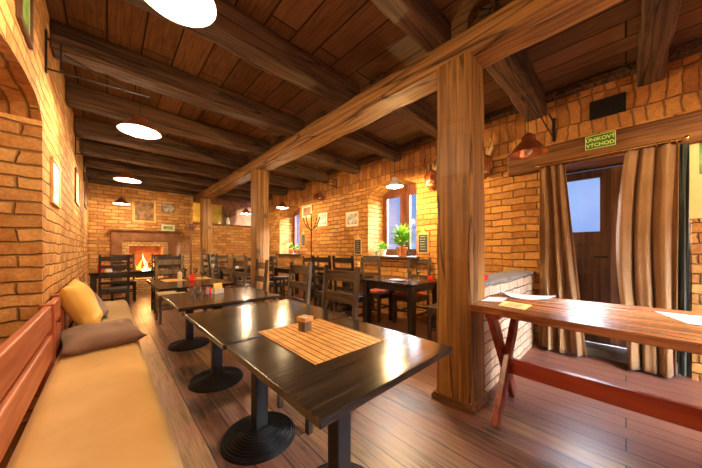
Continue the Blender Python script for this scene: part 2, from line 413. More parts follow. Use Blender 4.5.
def niche_top(y):
    P = [(0.2, 1.55), (0.9, 1.92), (1.4, 2.07), (1.88, 2.15), (2.03, 2.175), (2.3, 2.21), (2.66, 2.22), (2.8, 2.18), (2.89, 2.13)]
    for (a, za), (b, zb) in zip(P, P[1:]):
        if a <= y <= b+1e-6: return za+(zb-za)*(y-a)/(b-a)
    return 2.0
w = wall_x(XL, XL-0.75, YN, YF, ZC, [(0.2, 2.89, 0, niche_top)])
w.face([(XL-0.75, 0.2, 0), (XL-0.75, 2.89, 0), (XL-0.75, 2.89, 2.3), (XL-0.75, 0.2, 2.3)])
struct(w.build('wall_left', 'brick'), 'orange brick wall with arched niche above the bench')

def arch(yc, half, z0, rise):
    return lambda y: z0+rise*(1-((y-yc)/half)**2)
w1 = (2.52, 3.67, 1.08, arch(3.1, 0.58, 2.38, 0.16))
w2 = (6.30, 7.46, 1.08, arch(6.88, 0.58, 2.38, 0.16))
dr = (-0.42, 0.68, 0.0, lambda y: 2.24)
wb = (-1.75, -1.0, 1.15, lambda y: 2.3)
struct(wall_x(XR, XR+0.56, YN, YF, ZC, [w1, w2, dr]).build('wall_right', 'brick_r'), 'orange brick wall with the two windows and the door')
# far wall with fireplace opening
mb = MB(); FX0, FX1, FZ0, FZ1 = 0.43, 1.16, 0.42, 1.31
mb.box(XL, 1.95, YF, YF+0.2, 1.7, ZC).box(XL, FX0-0.12, YF, YF+0.2, 0, 1.7).box(FX1+0.12, 1.95, YF, YF+0.2, 0, 1.7)
mb.box(1.95, XR, YF, YF+0.5, 0, 2.02)
struct(mb.build('wall_far', 'brick'), 'orange brick wall behind the fireplace')
struct(MB().box(1.95, XR, YF+0.45, YF+0.55, 2.02, ZC).build('wall_far_upper', 'plaster'), 'brown recess wall above the brick ledge')
struct(MB().box(2.0, 2.9, YF+0.42, YF+0.45, 2.06, 2.75).build('trim_1', 'plaster_yellow'), 'ochre painted panel in the recess')
struct(MB().box(1.95, XR, YF-0.05, YF+0.45, 2.02, 2.06, 0.01).build('trim_2', 'lintel'), 'wooden ledge on the far wall')
mb = MB(); WX0, WX1, WZ0, WZ1 = 1.5, 3.3, 0.95, 2.25
mb.box(XL-0.9, WX0, YN-0.12, YN, 0, ZC).box(WX1, XR+0.9, YN-0.12, YN, 0, ZC).box(WX0, WX1, YN-0.12, YN, 0, WZ0).box(WX0, WX1, YN-0.12, YN, WZ1, ZC)
struct(mb.build('wall_back', 'brick'), 'brick wall behind the viewer')
f = MB().box(WX0, WX0+0.07, YN-0.1, YN-0.03, WZ0, WZ1).box(WX1-0.07, WX1, YN-0.1, YN-0.03, WZ0, WZ1).box(WX0+0.07, WX1-0.07, YN-0.1, YN-0.03, WZ0, WZ0+0.07).box(WX0+0.07, WX1-0.07, YN-0.1, YN-0.03, WZ1-0.07, WZ1).box(2.36, 2.44, YN-0.09, YN-0.04, WZ0+0.07, WZ1-0.07)
f = struct(f.build('window_3', 'window'), 'brown window behind the viewer')
MB().box(WX0+0.05, WX1-0.05, YN-0.068, YN-0.062, WZ0+0.05, WZ1-0.05).build('window_pane', 'glass', f)

# joists and main beam
def joists(ys, xa, xb, sd):
    for i, yj in enumerate(ys):
        w_ = 0.20+0.03*math.sin(i*2.3+sd)
        o = MB().box(xa, xb, yj-w_/2, yj+w_/2, 2.855, ZC, 0.02, cuts=16, rough=0.018, seed=i*3.1+sd).build('ceiling_joist', 'joist')
        o['kind'] = 'structure'; o['label'] = 'dark rough ceiling joist across the room'
joists((-1.0, 0.04, 1.08, 2.18, 3.30, 4.37, 5.40, 6.42, 7.36, 8.28, 9.0), XL, 2.10, 0)
joists((-1.15, -0.17, 0.77, 1.86, 2.92, 4.0, 5.05, 6.1, 7.1, 8.05, 8.9), 2.11, XR, 9)
o = MB().box(1.95, 2.24, YN, YF, 2.67, 2.87, 0.03, cuts=50, rough=0.018, seed=1.7).build('main_ceiling_beam', 'beam'); o['kind'] = 'structure'; o['label'] = 'rough main ceiling beam over the posts'
o = MB().box(XR-0.10, XR, YN, YF, 3.0, ZC, 0.02, cuts=40, rough=0.01, seed=5.7).build('wall_plate_beam', 'joist'); o['kind'] = 'structure'; o['label'] = 'timber along the top of the window wall'
o = MB().box(XR-0.09, XR+0.3, -1.6, 1.08, 2.18, 2.46, 0.02, cuts=14, rough=0.008, seed=2.7).build('door_lintel_beam', 'lintel'); o['kind'] = 'structure'; o['label'] = 'heavy timber lintel over the curtained door'
for i, (y0, y1, lab) in enumerate(((0.785, 1.06, 'thick cracked timber post in the foreground beside the trestle table'), (4.60, 4.84, 'middle timber post holding the ceiling beam'), (8.22, 8.46, 'farthest timber post near the back wall'))):
    p = thing('timber_post', lab, 'post', (2.095, (y0+y1)/2, 0), 0, 'timber posts under the main beam')
    hw = 0.14 if i == 0 else 0.13; hy = (y1-y0)/2
    MB().box(-hw, hw, -hy, hy, 0.0, 2.69, 0.018, cuts=26, rough=0.013, seed=i*7.7+1).build('post_shaft', 'post', p)
    MB().box(-hw-0.03, hw+0.03, -hy-0.03, hy+0.03, 0.0, 0.035, 0.006).box(-hw-0.02, hw+0.02, -hy-0.02, hy+0.02, 0.035, 0.05, 0.004).build('base_trim', 'lintel', p)
# low partition wall by the foreground post
struct(MB().box(2.26, XR, 0.80, 1.03, 0, 0.90).build('wall_low_partition', 'brick_pale'), 'low brick partition between post and door')
struct(MB().box(2.25, XR, 0.785, 1.05, 0.90, 0.935, 0.008).build('trim_3', 'stone'), 'stone cap on the low partition')

# ------------------------------------------------------------------ windows
def window(n, y0, y1, x):
    f = MB(); zb, zt = 1.08, 2.58; t = 0.07
    f.box(x, x+0.07, y0, y0+t, zb, zt).box(x, x+0.07, y1-t, y1, zb, zt).box(x+0.002, x+0.068, y0+t-0.004, y1-t+0.004, zb, zb+0.09).box(x+0.002, x+0.068, y0+t-0.004, y1-t+0.004, 2.36, zt)
    ym = (y0+y1)/2
    f.box(x-0.02, x+0.08, ym-0.07, ym+0.07, zb+0.08, 2.4, 0.01)
    fr = struct(f.build('window_%d' % n, 'window'), 'brown wooden window with blue evening light')
    for a, b in ((y0+t, ym-0.07), (ym+0.07, y1-t)):
        s = MB().box(x-0.01, x+0.05, a, a+0.045, zb+0.09, 2.36, 0.005).box(x-0.01, x+0.05, b-0.045, b, zb+0.09, 2.36, 0.005)
        s.box(x-0.008, x+0.048, a+0.04, b-0.04, zb+0.09, zb+0.14).box(x-0.008, x+0.048, a+0.04, b-0.04, 2.31, 2.36).build('window_sash', 'window', fr)
        MB().box(x+0.02, x+0.026, a+0.04, b-0.04, zb+0.13, 2.32).build('window_pane', 'glass', fr)
window(1, 2.52, 3.67, XR+0.48)
window(2, 6.30, 7.46, XR+0.48)
for k, (a, b) in enumerate(((2.45, 3.74), (6.24, 7.52))):
    struct(MB().box(XR-0.10, XR+0.5, a, b, 1.045, 1.085, 0.008).build('trim_%d' % (4+k), 'chair_h'), 'dark wooden window sill board')

# ------------------------------------------------------------------ door
d = struct(MB().box(4.20, 4.30, 0.60, 0.68, 0.0, 2.24).box(4.20, 4.30, -0.42, -0.34, 0, 2.24).box(4.20, 4.30, -0.42, 0.68, 2.16, 2.24).build('door_1', 'door'), 'dark panelled double door with glazed upper half')
M_ = MB().box(4.0, 4.5, -0.42, 0.68, 0, 0.09).build('trim_6', 'stone'); struct(M_, 'grey stone threshold')
for (a, b) in ((0.12, 0.60), (-0.34, 0.12)):
    mb = MB(); x0, x1 = 4.22, 4.27; st = 0.09
    mb.box(x0, x1, a, a+st, 0.10, 2.15, 0.004).box(x0, x1, b-st, b, 0.10, 2.15, 0.004)
    a_, b_ = a+st-0.004, b-st+0.004; xr = x0+0.003
    mb.box(xr, x1, a_, b_, 0.10, 0.30).box(xr, x1, a_, b_, 0.98, 1.10).box(xr, x1, a_, b_, 1.28, 1.42).box(xr, x1, a_, b_, 2.06, 2.15)
    mb.box(x0+0.018, x1-0.01, a+st, b-st, 0.28, 1.0).box(x0+0.012, x1-0.01, a+st, b-st, 1.08, 1.3)
    mb.box(x0+0.005, x1-0.01, a+st+0.05, b-st-0.05, 0.36, 0.92, 0.006)
    leaf = mb.build('door_leaf', 'door_light' if a < 0 else 'door', d)
    MB().box(x0+0.02, x0+0.026, a+st, b-st, 1.42, 2.06).build('door_pane', 'glass', leaf)
    MB().box(x0-0.015, x0, a+st-0.01, b-st+0.01, 1.255, 1.29, 0.004).build('moulding', 'door', leaf)
MB().cyl((4.20, 0.15, 1.12), (4.16, 0.15, 1.12), 0.012).cyl((4.165, 0.15, 1.12), (4.165, 0.26, 1.12), 0.009).build('door_handle', 'iron', d)

# ------------------------------------------------------------------ curtains and rod
rod = thing('curtain_rod', 'brass curtain rod with rings below the timber lintel', 'curtain rod', (3.80, 0.18, 2.21))
MB().cyl((0, -0.54, 0), (0, 0.56, 0), 0.012).build('rod', 'brass', rod)
for s in (-1, 1):
    MB().ball((0, s*0.555, 0), 0.024).build('finial', 'brass', rod, 40)
    MB().box(0, 0.16, s*0.53-0.01, s*0.53+0.01, -0.012, 0.012, 0.003).build('rod_bracket', 'brass', rod)
def ring_mb(c, R, r):
    mb = MB(); n = 14
    pts = [(c[0]+R*math.cos(2*PI*i/n), c[1], c[2]+R*math.sin(2*PI*i/n)) for i in range(n+1)]
    for a, b in zip(pts, pts[1:]): mb.cyl(a, b, r, seg=6)
    return mb
for yy in (0.51, 0.47, 0.42, 0.37, 0.33, -0.15, -0.23, -0.31, -0.38, -0.46, -0.5):
    ring_mb((0, yy, -0.012), 0.022, 0.003).build('curtain_ring', 'brass', rod)
def curtain(name, ytop, ybot, zb, folds, amp, label, mt='curtain', xs=3.80, pinch=None, seed=0):
    bm = bmesh.new(); nu, nv = 90, 40; g = []
    for j in range(nv+1):
        t = j/nv; z = 2.18+(zb-2.18)*t; row = []
        for i in range(nu+1):
            s = i/nu
            a = ytop[0]+(ybot[0]-ytop[0])*t; b = ytop[1]+(ybot[1]-ytop[1])*t
            if pinch: b += pinch*math.sin(PI*min(1, t*1.15))*(1)
            wob = 0.35*noise.noise(Vector((s*3+seed, t*2.2, 0)))
            ph = 2*PI*folds*(s+wob*0.18*t)
            A = amp*(0.55+0.55*t)
            x = xs+A*math.sin(ph)+0.3*A*math.sin(2.3*ph+1)+0.03*noise.noise(Vector((s*5, t*3+seed, 4)))
            y = a+(b-a)*s+0.25*A*math.cos(ph)
            row.append(bm.verts.new((x, y, z)))
        g.append(row)
    for j in range(nv):
        for i in range(nu): bm.faces.new((g[j][i], g[j][i+1], g[j+1][i+1], g[j+1][i]))
    me = bpy.data.meshes.new(name); bm.to_mesh(me); bm.free(); me.materials.append(M[mt])
    for p in me.polygons: p.use_smooth = True
    o = bpy.data.objects.new(name, me); C.objects.link(o)
    md = o.modifiers.new('thick', 'SOLIDIFY'); md.thickness = 0.004
    return tag(o, label, 'curtain', 'curtains at the door')
curtain('curtain', (0.71, 0.48), (0.71, 0.30), 0.03, 3.3, 0.05, 'brown curtain drawn to the left of the door, beside the low brick wall')
curtain('curtain', (-0.34, 0.0), (-0.33, -0.02), 0.03, 3.1, 0.06, 'brown curtain drawn to the right of the door, beside the yellow poster', pinch=0.07, seed=3)
o = curtain('draught_curtain', (-0.40, -0.33), (-0.40, -0.33), 0.04, 1.5, 0.02, 'narrow dark green curtain edge behind the right brown curtain', 'curtain_lining', 3.88, seed=8)

# ------------------------------------------------------------------ exit sign, vent, poster
s = thing('exit_sign', 'small green sign reading ÚNIKOVÝ VÝCHOD on the door lintel', 'sign', (3.853, 0.19, 2.37))
MB().box(-0.008, 0, -0.12, 0.12, -0.075, 0.075, 0.002).build('sign_plate', 'sign_green', s)
bd = MB()
for q in ((-0.118, 0.118, 0.068, 0.074), (-0.118, 0.118, -0.074, -0.068), (-0.118, -0.112, -0.074, 0.074), (0.112, 0.118, -0.074, 0.074)):
    bd.box(-0.0092, -0.008, *q)
bd.build('sign_border', 'sign_pale', s)
def text_part(name, body, size, loc, mat_, parent):
    cu = bpy.data.curves.new(name, 'FONT'); cu.body = body; cu.size = size; cu.align_x = 'CENTER'; cu.align_y = 'CENTER'
    cu.extrude = 0.0006; cu.offset = 0.0012
    t = bpy.data.objects.new(name, cu); C.objects.link(t)
    bpy.context.view_layer.update()
    me = bpy.data.meshes.new_from_object(t.evaluated_get(bpy.context.evaluated_depsgraph_get()))
    bpy.data.objects.remove(t)
    # text faces -X: local x -> -Y, local y -> Z
    me.transform(Matrix(((0, 0, -1, 0), (-1, 0, 0, 0), (0, 1, 0, 0), (0, 0, 0, 1))))
    me.transform(Matrix.Translation(loc)); me.materials.clear(); me.materials.append(M[mat_])
    o = bpy.data.objects.new(name, me); C.objects.link(o); o.parent = parent
    return o
text_part('sign_lettering', 'ÚNIKOVÝ', 0.052, (-0.0098, 0, 0.026), 'sign_pale', s)
text_part('sign_lettering', 'VÝCHOD', 0.052, (-0.0098, 0, -0.034), 'sign_pale', s)

v = thing('vent_grille', 'black metal vent grille set high in the brick above the exit sign', 'vent', (XR-0.001, 0.14, 2.75))
MB().box(-0.02, 0, -0.14, 0.14, 0.08, 0.1, 0.003).box(-0.02, 0, -0.14, 0.14, -0.1, -0.08, 0.003).box(-0.02, 0, -0.14, -0.12, -0.1, 0.1, 0.003).box(-0.02, 0, 0.12, 0.14, -0.1, 0.1, 0.003).build('vent_frame', 'iron', v)
mb = MB().box(-0.006, 0, -0.12, 0.12, -0.08, 0.08)
for k in range(7): mb.box(-0.016, -0.006, -0.12, 0.12, -0.07+k*0.022, -0.062+k*0.022)
mb.build('vent_slats', 'iron', v)

p = thing('wall_poster', 'pale yellow poster with pictures on the wall right of the door', 'poster', (XR-0.002, -0.66, 1.87))
MB().box(-0.006, 0, -0.27, 0.27, -0.38, 0.38).build('poster_sheet', 'poster', p)
MB().box(-0.0075, -0.006, -0.2, 0.2, 0.02, 0.32).build('printed_picture', 'art_green', p)
MB().box(-0.009, -0.0075, -0.02, 0.12, 0.10, 0.25).build('printed_picture', 'frame_dark', p)
MB().box(-0.0075, -0.006, -0.18, 0.14, -0.22, -0.04).build('printed_picture', 'lintel', p)

# ------------------------------------------------------------------ benches on the left
def bench(y0, y1, label, ends, name='wall_bench'):
    L = y1-y0
    b = thing(name, label, 'bench', (0, y0, 0), 0, 'red brown benches along the left wall')
    MB().box(-0.27, 0.19, 0.0, L, 0.375, 0.40, 0.006).build('seat_board', 'bench', b)
    MB().box(-0.315, -0.275, 0.0, L, 0.66, 0.82, 0.008).build('backrest_plank', 'bench', b)
    MB().box(-0.31, -0.27, 0.0, L, 0.45, 0.62, 0.008).build('backrest_plank', 'bench', b)
    for yy in ends:
        MB().box(-0.335, -0.262, yy, yy+0.07, 0, 0.83, 0.006).build('back_post', 'bench_z', b)
        MB().box(0.12, 0.18, yy, yy+0.06, 0, 0.375, 0.005).build('front_leg', 'bench_z', b)
        MB().box(-0.26, 0.13, yy+0.01, yy+0.05, 0.28, 0.375).build('seat_rail', 'bench_z', b)
    MB().box(0.155, 0.185, 0, L, 0.29, 0.375, 0.004).build('apron', 'bench', b)
    return b
def pad(x0, x1, y0, y1, z0, z1, name, m, seed=0):
    nx, ny = 14, max(12, int((y1-y0)*16)); bm = bmesh.new()
    bmesh.ops.create_grid(bm, x_segments=nx, y_segments=ny, size=0.5)
    top = []
    for v in bm.verts:
        u, w_ = v.co.x, v.co.y
        e = min(0.5-abs(u), (0.5-abs(w_))*(y1-y0)/(x1-x0)); f = min(1, e/0.09); f = math.sqrt(max(0, 1-(1-f)**2))
        X_, Y_ = x0+(u+0.5)*(x1-x0), y0+(w_+0.5)*(y1-y0)
        v.co = Vector((X_, Y_, z0+(z1-z0)*(0.35+0.65*f)+0.006*noise.noise(Vector((X_*6, Y_*4, seed)))))
    r = bmesh.ops.extrude_edge_only(bm, edges=[e for e in bm.edges if e.is_boundary])
    for v in r['geom']:
        if isinstance(v, bmesh.types.BMVert): v.co.z = z0
    me = bpy.data.meshes.new(name); bm.to_mesh(me); bm.free(); me.materials.append(M[m])
    for q in me.polygons: q.use_smooth = True
    o = bpy.data.objects.new(name, me); C.objects.link(o); return o
bench(-0.4, 3.16, 'long red-brown wooden bench in the foreground along the left wall', (0.0, 1.7, 3.09))
bench(3.22, 5.22, 'farther red-brown wooden bench between the foreground bench and the back table', (0.0, 1.0, 1.93))
tag(pad(-0.262, 0.20, -0.38, 3.10, 0.401, 0.45, 'bench_cushion', 'cushion'), 'long ochre yellow seat cushion on the foreground bench', 'cushion', 'bench seat cushions')
tag(pad(-0.262, 0.22, 3.24, 5.20, 0.401, 0.455, 'bench_cushion', 'cushion2', 4), 'beige seat cushion on the farther bench', 'cushion', 'bench seat cushions')
def pillow(name, w_, h_, t_, m, loc, rot, label, seed=0):
    bm = bmesh.new(); bmesh.ops.create_grid(bm, x_segments=24, y_segments=24, size=0.5)
    lo = []
    bmg = bmesh.new(); bmesh.ops.create_cube(bmg, size=1.0)
    bmesh.ops.subdivide_edges(bmg, edges=bmg.edges[:], cuts=15, use_grid_fill=True); bm.free()
    for v in bmg.verts:
        x, y, z = v.co
        ex = 1-(2*abs(x))**3.2; ey = 1-(2*abs(y))**3.2
        f = max(0, ex*ey)**0.42
        k = 1-0.07*(math.cos(x*PI)*0+ (1-(2*abs(y))**2)*(2*abs(x))**4)
        k2 = 1-0.07*((1-(2*abs(x))**2)*(2*abs(y))**4)
        n_ = 0.12*noise.noise(Vector((x*4+seed, y*4, 0)))
        v.co = Vector((x*w_*k, y*h_*k2, z*t_*(0.06+0.94*f)*(1+n_)+0.02*noise.noise(Vector((x*3, y*3, seed)))))
    me = bpy.data.meshes.new(name); bmg.to_mesh(me); bmg.free(); me.materials.append(M[m])
    for q in me.polygons: q.use_smooth = True
    o = bpy.data.objects.new(name, me); C.objects.link(o); o.location = loc; o.rotation_euler = rot
    return tag(o, label, 'pillow', 'pillows on the bench')
pillow('throw_pillow', 0.47, 0.56, 0.14, 'pillow_g', (-0.03, 2.94, 0.505), (0.03, -0.03, 0.12), 'flat grey-brown corduroy pillow lying across the bench seat', 1)
pillow('throw_pillow', 0.42, 0.45, 0.16, 'pillow_y', (-0.16, 3.36, 0.70), (math.radians(68), math.radians(-5), math.radians(84)), 'plump yellow pillow leaning against the bench back', 2)
pillow('throw_pillow', 0.46, 0.46, 0.14, 'pillow_g', (-0.15, 3.86, 0.66), (math.radians(60), 0, math.radians(80)), 'grey-brown pillow standing behind the yellow pillow', 3)

# ------------------------------------------------------------------ pedestal tables
def pedestal_table(x0, x1, y0, y1, base, label, skew=0.0):
    cx, cy = base
    t = thing('pedestal_table', label, 'table', (cx, cy, 0), 0, 'black pedestal tables in the row beside the bench')
    mb = MB(); n = 6; w_ = (x1-x0)
    mb.box(x0-cx, x1-cx, y0-cy, y1-cy, 0.722, 0.75, 0.003)
    mb.build('tabletop', 'table', t)
    MB().box(-0.04, 0.04, -0.04, 0.04, 0.03, 0.70, 0.006).build('column', 'iron', t)
    MB().box(-0.16, 0.16, -0.16, 0.16, 0.70, 0.722).build('top_plate', 'iron', t)
    prof = [(0.0, 0.07), (0.055, 0.07)]
    R = 0.225
    for k in range(9):
        r = 0.06+(R-0.06)*(k/9); z = 0.056-0.040*(k/9)
        prof += [(r+0.001, z-0.004), (r+0.004, z+0.006), (r+0.010, z+0.006), (r+0.0135, z-0.005)]
    prof += [(R, 0.016), (R+0.004, 0.0), (0, 0)]
    MB().lathe(prof, seg=56).build('base', 'iron', t, 25)
    return t
pedestal_table(0.41, 1.172, 0.555, 1.295, (0.80, 0.93), 'nearest black pedestal table with the bamboo mat')
pedestal_table(0.40, 1.22, 1.312, 2.13, (0.715, 1.62), 'second black pedestal table, pushed against the nearest one')
pedestal_table(0.40, 1.26, 2.36, 3.20, (0.74, 2.60), 'third black pedestal table, with the yellow napkins on it')
pedestal_table(0.43, 1.28, 3.66, 5.0, (0.76, 3.80), 'fourth black pedestal table, with the wine glasses and placemats')

# bamboo mat, lying over the joint of the two nearest tables
mat = thing('bamboo_placemat', 'orange bamboo slat mat on the nearest table', 'placemat', (0.80, 1.10, 0.7505), math.radians(-1))
sl = MB(); n = 27
for k in range(n):
    y = -0.265+0.53*k/(n-1); sl.box(-0.205, 0.205, y-0.0085, y+0.0085, 0, 0.004, 0.0015, seg=1)
sl.build('slats', 'bamboo', mat)
MB().box(-0.2, 0.2, -0.27, 0.27, -0.0002, 0.0012).build('backing', 'bamboo_d', mat)
for x in [-0.195+0.39*k/11 for k in range(12)]:
    MB().box(x-0.0018, x+0.0018, -0.275, 0.275, 0.003, 0.0052).build('binding_thread', 'bamboo_d', mat)
hb = thing('candle_box', 'small wooden cube tealight holder on the bamboo mat', 'candle holder', (0.795, 1.215, 0.755), math.radians(12))
MB().box(-0.026, 0.026, -0.026, 0.026, 0, 0.055, 0.002).build('body', M['chair_grey'], hb)
MB().box(-0.033, 0.033, -0.033, 0.033, 0.055, 0.062, 0.002).box(-0.033, 0.033, -0.033, -0.026, 0.06, 0.078).box(-0.033, 0.033, 0.026, 0.033, 0.06, 0.078).box(-0.033, -0.026, -0.033, 0.033, 0.06, 0.078).box(0.026, 0.033, -0.033, 0.033, 0.06, 0.078).build('top_rim', 'frame_pale', hb)
MB().lathe([(0, 0.062), (0.02, 0.062), (0.02, 0.074), (0, 0.074)], seg=20).build('tealight', 'white', hb)

def wine_glass(x, y, z, label, s=1.0, grp='wine glasses'):
    o = MB().lathe([(0, 0), (0.032*s, 0.001), (0.03*s, 0.004), (0.005, 0.008), (0.004, 0.08*s), (0.02*s, 0.095*s), (0.034*s, 0.125*s), (0.03*s, 0.175*s), (0.028*s, 0.175*s), (0.032*s, 0.125*s), (0.018*s, 0.097*s), (0, 0.09*s)], (0, 0, 0), 20).build('wine_glass', 'clear', None, 60)
    o.location = (x, y, z); tag(o, label, 'glass', grp); return o
def tumbler(x, y, z, label):
    o = MB().lathe([(0, 0), (0.026, 0), (0.033, 0.08), (0.031, 0.08), (0.025, 0.006), (0, 0.006)], seg=20).build('glass_tumbler', 'clear', None, 40)
    o.location = (x, y, z); tag(o, label, 'glass', 'small tumblers on the third table'); return o
def candle(x, y, z, label, r=0.028, h=0.06):
    t = thing('candle_jar', label, 'candle', (x, y, z), 0, 'red candle jars')
    MB().lathe([(0, 0), (r*0.8, 0), (r, h*0.4), (r*0.9, h), (r*0.8, h), (r*0.8, h*0.6), (0, h*0.6)], seg=20).build('glass_jar', 'candle', t, 40)
    MB().cyl((0, 0, h*0.6), (0, 0, h*0.85), 0.002).build('wick', 'twig', t)
def napkins(x, y, z, label, s=1.0):
    t = thing('napkin_holder', label, 'napkin holder', (x, y, z), math.radians(20), 'napkin holders')
    MB().box(-0.05, 0.05, -0.03, 0.03, 0, 0.006).box(-0.05, 0.05, -0.032, -0.028, 0, 0.05, 0.001).box(-0.05, 0.05, 0.028, 0.032, 0, 0.05, 0.001).build('holder', 'white', t)
    mb = MB()
    for k in range(7):
        r = Matrix.Rotation(math.radians(-9+3*k), 4, 'X')
        mb.box(-0.045, 0.045, -0.002, 0.002, 0.01, 0.105, 0.001, mt=Matrix.Translation((0, -0.022+0.007*k, 0)) @ r)
    mb.build('paper_napkins', 'napkin', t)
napkins(0.84, 2.92, 0.75, 'white holder with yellow paper napkins on the third table')
candle(0.78, 3.02, 0.75, 'red candle jar beside the yellow napkins')
tumbler(0.60, 2.92, 0.75, 'clear tumbler on the third table, the one nearest the bench')
tumbler(0.67, 2.97, 0.75, 'clear tumbler on the third table, the middle one of three')
tumbler(0.72, 2.88, 0.75, 'clear tumbler on the third table, the one nearest the napkins')
for (x, y, rz, lab) in ((0.72, 4.62, 4, 'beige placemat on the fourth table, bench side'), (1.07, 4.66, -3, 'beige placemat on the fourth table, chair side')):
    o = MB().box(-0.13, 0.13, -0.19, 0.19, 0, 0.004, 0.001).build('placemat', 'bamboo'); o.location = (x, y, 0.75); o.rotation_euler = (0, 0, math.radians(rz)); tag(o, lab, 'placemat', 'placemats on the fourth table')
candle(0.92, 4.42, 0.75, 'red candle jar in the middle of the fourth table', 0.035, 0.085)
wine_glass(0.99, 4.54, 0.754, 'wine glass on the fourth table just behind the red candle', 1.0)
wine_glass(1.10, 4.60, 0.754, 'wine glass on the fourth table on the chair side placemat', 1.0)
wine_glass(0.88, 4.85, 0.75, 'wine glass at the back of the fourth table', 1.0)
wine_glass(1.00, 4.20, 0.75, 'wine glass on the fourth table in front of the red candle', 1.0)
o = MB().lathe([(0, 0), (0.03, 0), (0.03, 0.11), (0.012, 0.13), (0, 0.13)], seg=18).build('pillar_candle', 'cream', None, 40); o.location = (0.78, 4.50, 0.754); tag(o, 'cream pillar candle on the fourth table', 'candle')

# ------------------------------------------------------------------ chairs
def make_chair(name, wood_v, wood_h, slats, label, group, seatm=None, pad_m=None, top=1.07):
    """origin under the seat centre; the sitter looks towards +Y"""
    t = thing(name, label, 'chair', (0, 0, 0), 0, group)
    W, D = 0.215, 0.21
    st_ = MB().box(-W, W, -D+0.03, D+0.015, 0.45, 0.478, 0.007).build('seat', seatm or wood_h, t)
    if pad_m:
        o = pad(-W+0.01, W-0.01, -D+0.04, D, 0.479, 0.505, 'seat_pad', pad_m, 2); o.parent = st_
    for s_ in (-1, 1):
        MB().box(s_*(W-0.02)-0.02, s_*(W-0.02)+0.02, D-0.045, D-0.005, 0, 0.45, 0.004).build('leg', wood_v, t)
        rl = MB(); bm = bmesh.new()
        pts = [(-D-0.02, 0.0), (-D+0.0, 0.45), (-D-0.055, top)]
        vs = []
        for (y, z) in pts:
            vs.append([bm.verts.new((s_*(W-0.02)+dx, y+dy, z)) for dx, dy in ((-0.019, -0.019), (0.019, -0.019), (0.019, 0.019), (-0.019, 0.019))])
        for A, B in zip(vs, vs[1:]):
            for k in range(4): bm.faces.new((A[k], A[(k+1) % 4], B[(k+1) % 4], B[k]))
        bm.faces.new(vs[0][::-1]); bm.faces.new(vs[-1]); bmesh.ops.bevel(bm, geom=[e for e in bm.edges if abs(e.verts[0].co.z-e.verts[1].co.z) > 0.2] + [e for e in bm.edges if e.verts[0].co.z > top-0.01 and e.verts[1].co.z > top-0.01], offset=0.005, segments=2, affect='EDGES')
        rl._merge(bm); rl.build('back_leg', wood_v, t)
        MB().box(s_*(W-0.02)-0.01, s_*(W-0.02)+0.01, -D, D-0.03, 0.17, 0.20, 0.003).build('stretcher', wood_h, t)
        MB().box(s_*(W-0.02)-0.011, s_*(W-0.02)+0.011, -D, D-0.03, 0.385, 0.45, 0.003).build('apron', wood_h, t)
    for yy, z0 in ((D-0.025, 0.385), (-D+0.0, 0.385)):
        MB().box(-W+0.03, W-0.03, yy-0.011, yy+0.011, z0, 0.45, 0.003).build('apron', wood_h, t)
    MB().box(-W+0.03, W-0.03, -D-0.02, -D, 0.22, 0.25, 0.003).build('stretcher', wood_h, t)
    MB().box(-W+0.03, W-0.03, D-0.035, D-0.015, 0.22, 0.25, 0.003).build('stretcher', wood_h, t)
    for (z0, z1) in slats:
        zc = (z0+z1)/2; y = -D-0.055*(zc-0.45)/(top-0.45)
        mb = MB(); bm = bmesh.new(); nn = 8; rows = []
        for k in range(nn+1):
            x = -W+0.02+(2*W-0.04)*k/nn; bow = -0.018*(1-(2*k/nn-1)**2)
            rows.append([bm.verts.new((x, y+bow+dy, zz)) for dy, zz in ((-0.009, z0), (0.009, z0), (0.009, z1), (-0.009, z1))])
        for A, B in zip(rows, rows[1:]):
            for k in range(4): bm.faces.new((A[k], A[(k+1) % 4], B[(k+1) % 4], B[k]))
        bm.faces.new(rows[0]); bm.faces.new(rows[-1][::-1]); bmesh.ops.recalc_face_normals(bm, faces=bm.faces)
        mb._merge(bm); mb.build('backrest_slat', wood_h, t)
    return t
R = math.radians
G = 'dark slat-back chairs around the tables'
S3 = ((0.94, 1.03), (0.77, 0.85), (0.60, 0.67))
A = make_chair('dining_chair', 'chair', 'chair_h', S3, 'brown slat-back chair tucked in at the right of the second table', G)
A.location = (1.15, 1.62, 0); A.rotation_euler = (0, 0, R(90))
dup(A, (1.29, 2.47, 0), R(88), 'brown slat-back chair beside the third table, just behind the nearest chair')
dup(A, (1.27, 3.42, 0), R(84), 'brown slat-back chair at the far right corner of the third table')
dup(A, (1.28, 4.17, 0), R(96), 'brown slat-back chair at the right of the fourth table')
B = make_chair('black_dining_chair', 'chair_black', 'chair_black', ((1.0, 1.08), (0.86, 0.92), (0.71, 0.77), (0.57, 0.62)), 'black ladder-back chair seen from behind at the end of the far bench', G, top=1.11)
B.location = (0.10, 6.72, 0)
dup(B, (0.28, 8.05, 0), R(180), 'black ladder-back chair on the fireplace side of the back table')
dup(B, (0.86, 6.35, 0), R(0), 'black ladder-back chair before the fireplace, behind the greyed chair')
dup(B, (1.02, 8.05, 0), R(176), 'black ladder-back chair facing the room right in front of the hearth')
Gc = make_chair('greyed_dining_chair', 'chair_grey', 'chair_grey', S3, 'greyed slat-back chair at the far end of the fourth table', G, seatm='cushion2', top=1.1)
Gc.location = (0.82, 5.33, 0); Gc.rotation_euler = (0, 0, R(180))
K = make_chair('padded_dining_chair', 'chair', 'chair_h', ((0.97, 1.05), (0.72, 0.78)), 'brown chair with a red seat pad at the window table, at its far end', G, pad_m='redcush')
K.location = (3.50, 2.97, 0); K.rotation_euler = (0, 0, R(172))
dup(K, (3.62, 2.42, 0), R(90), 'brown chair with a red seat pad between the window table and the sill')
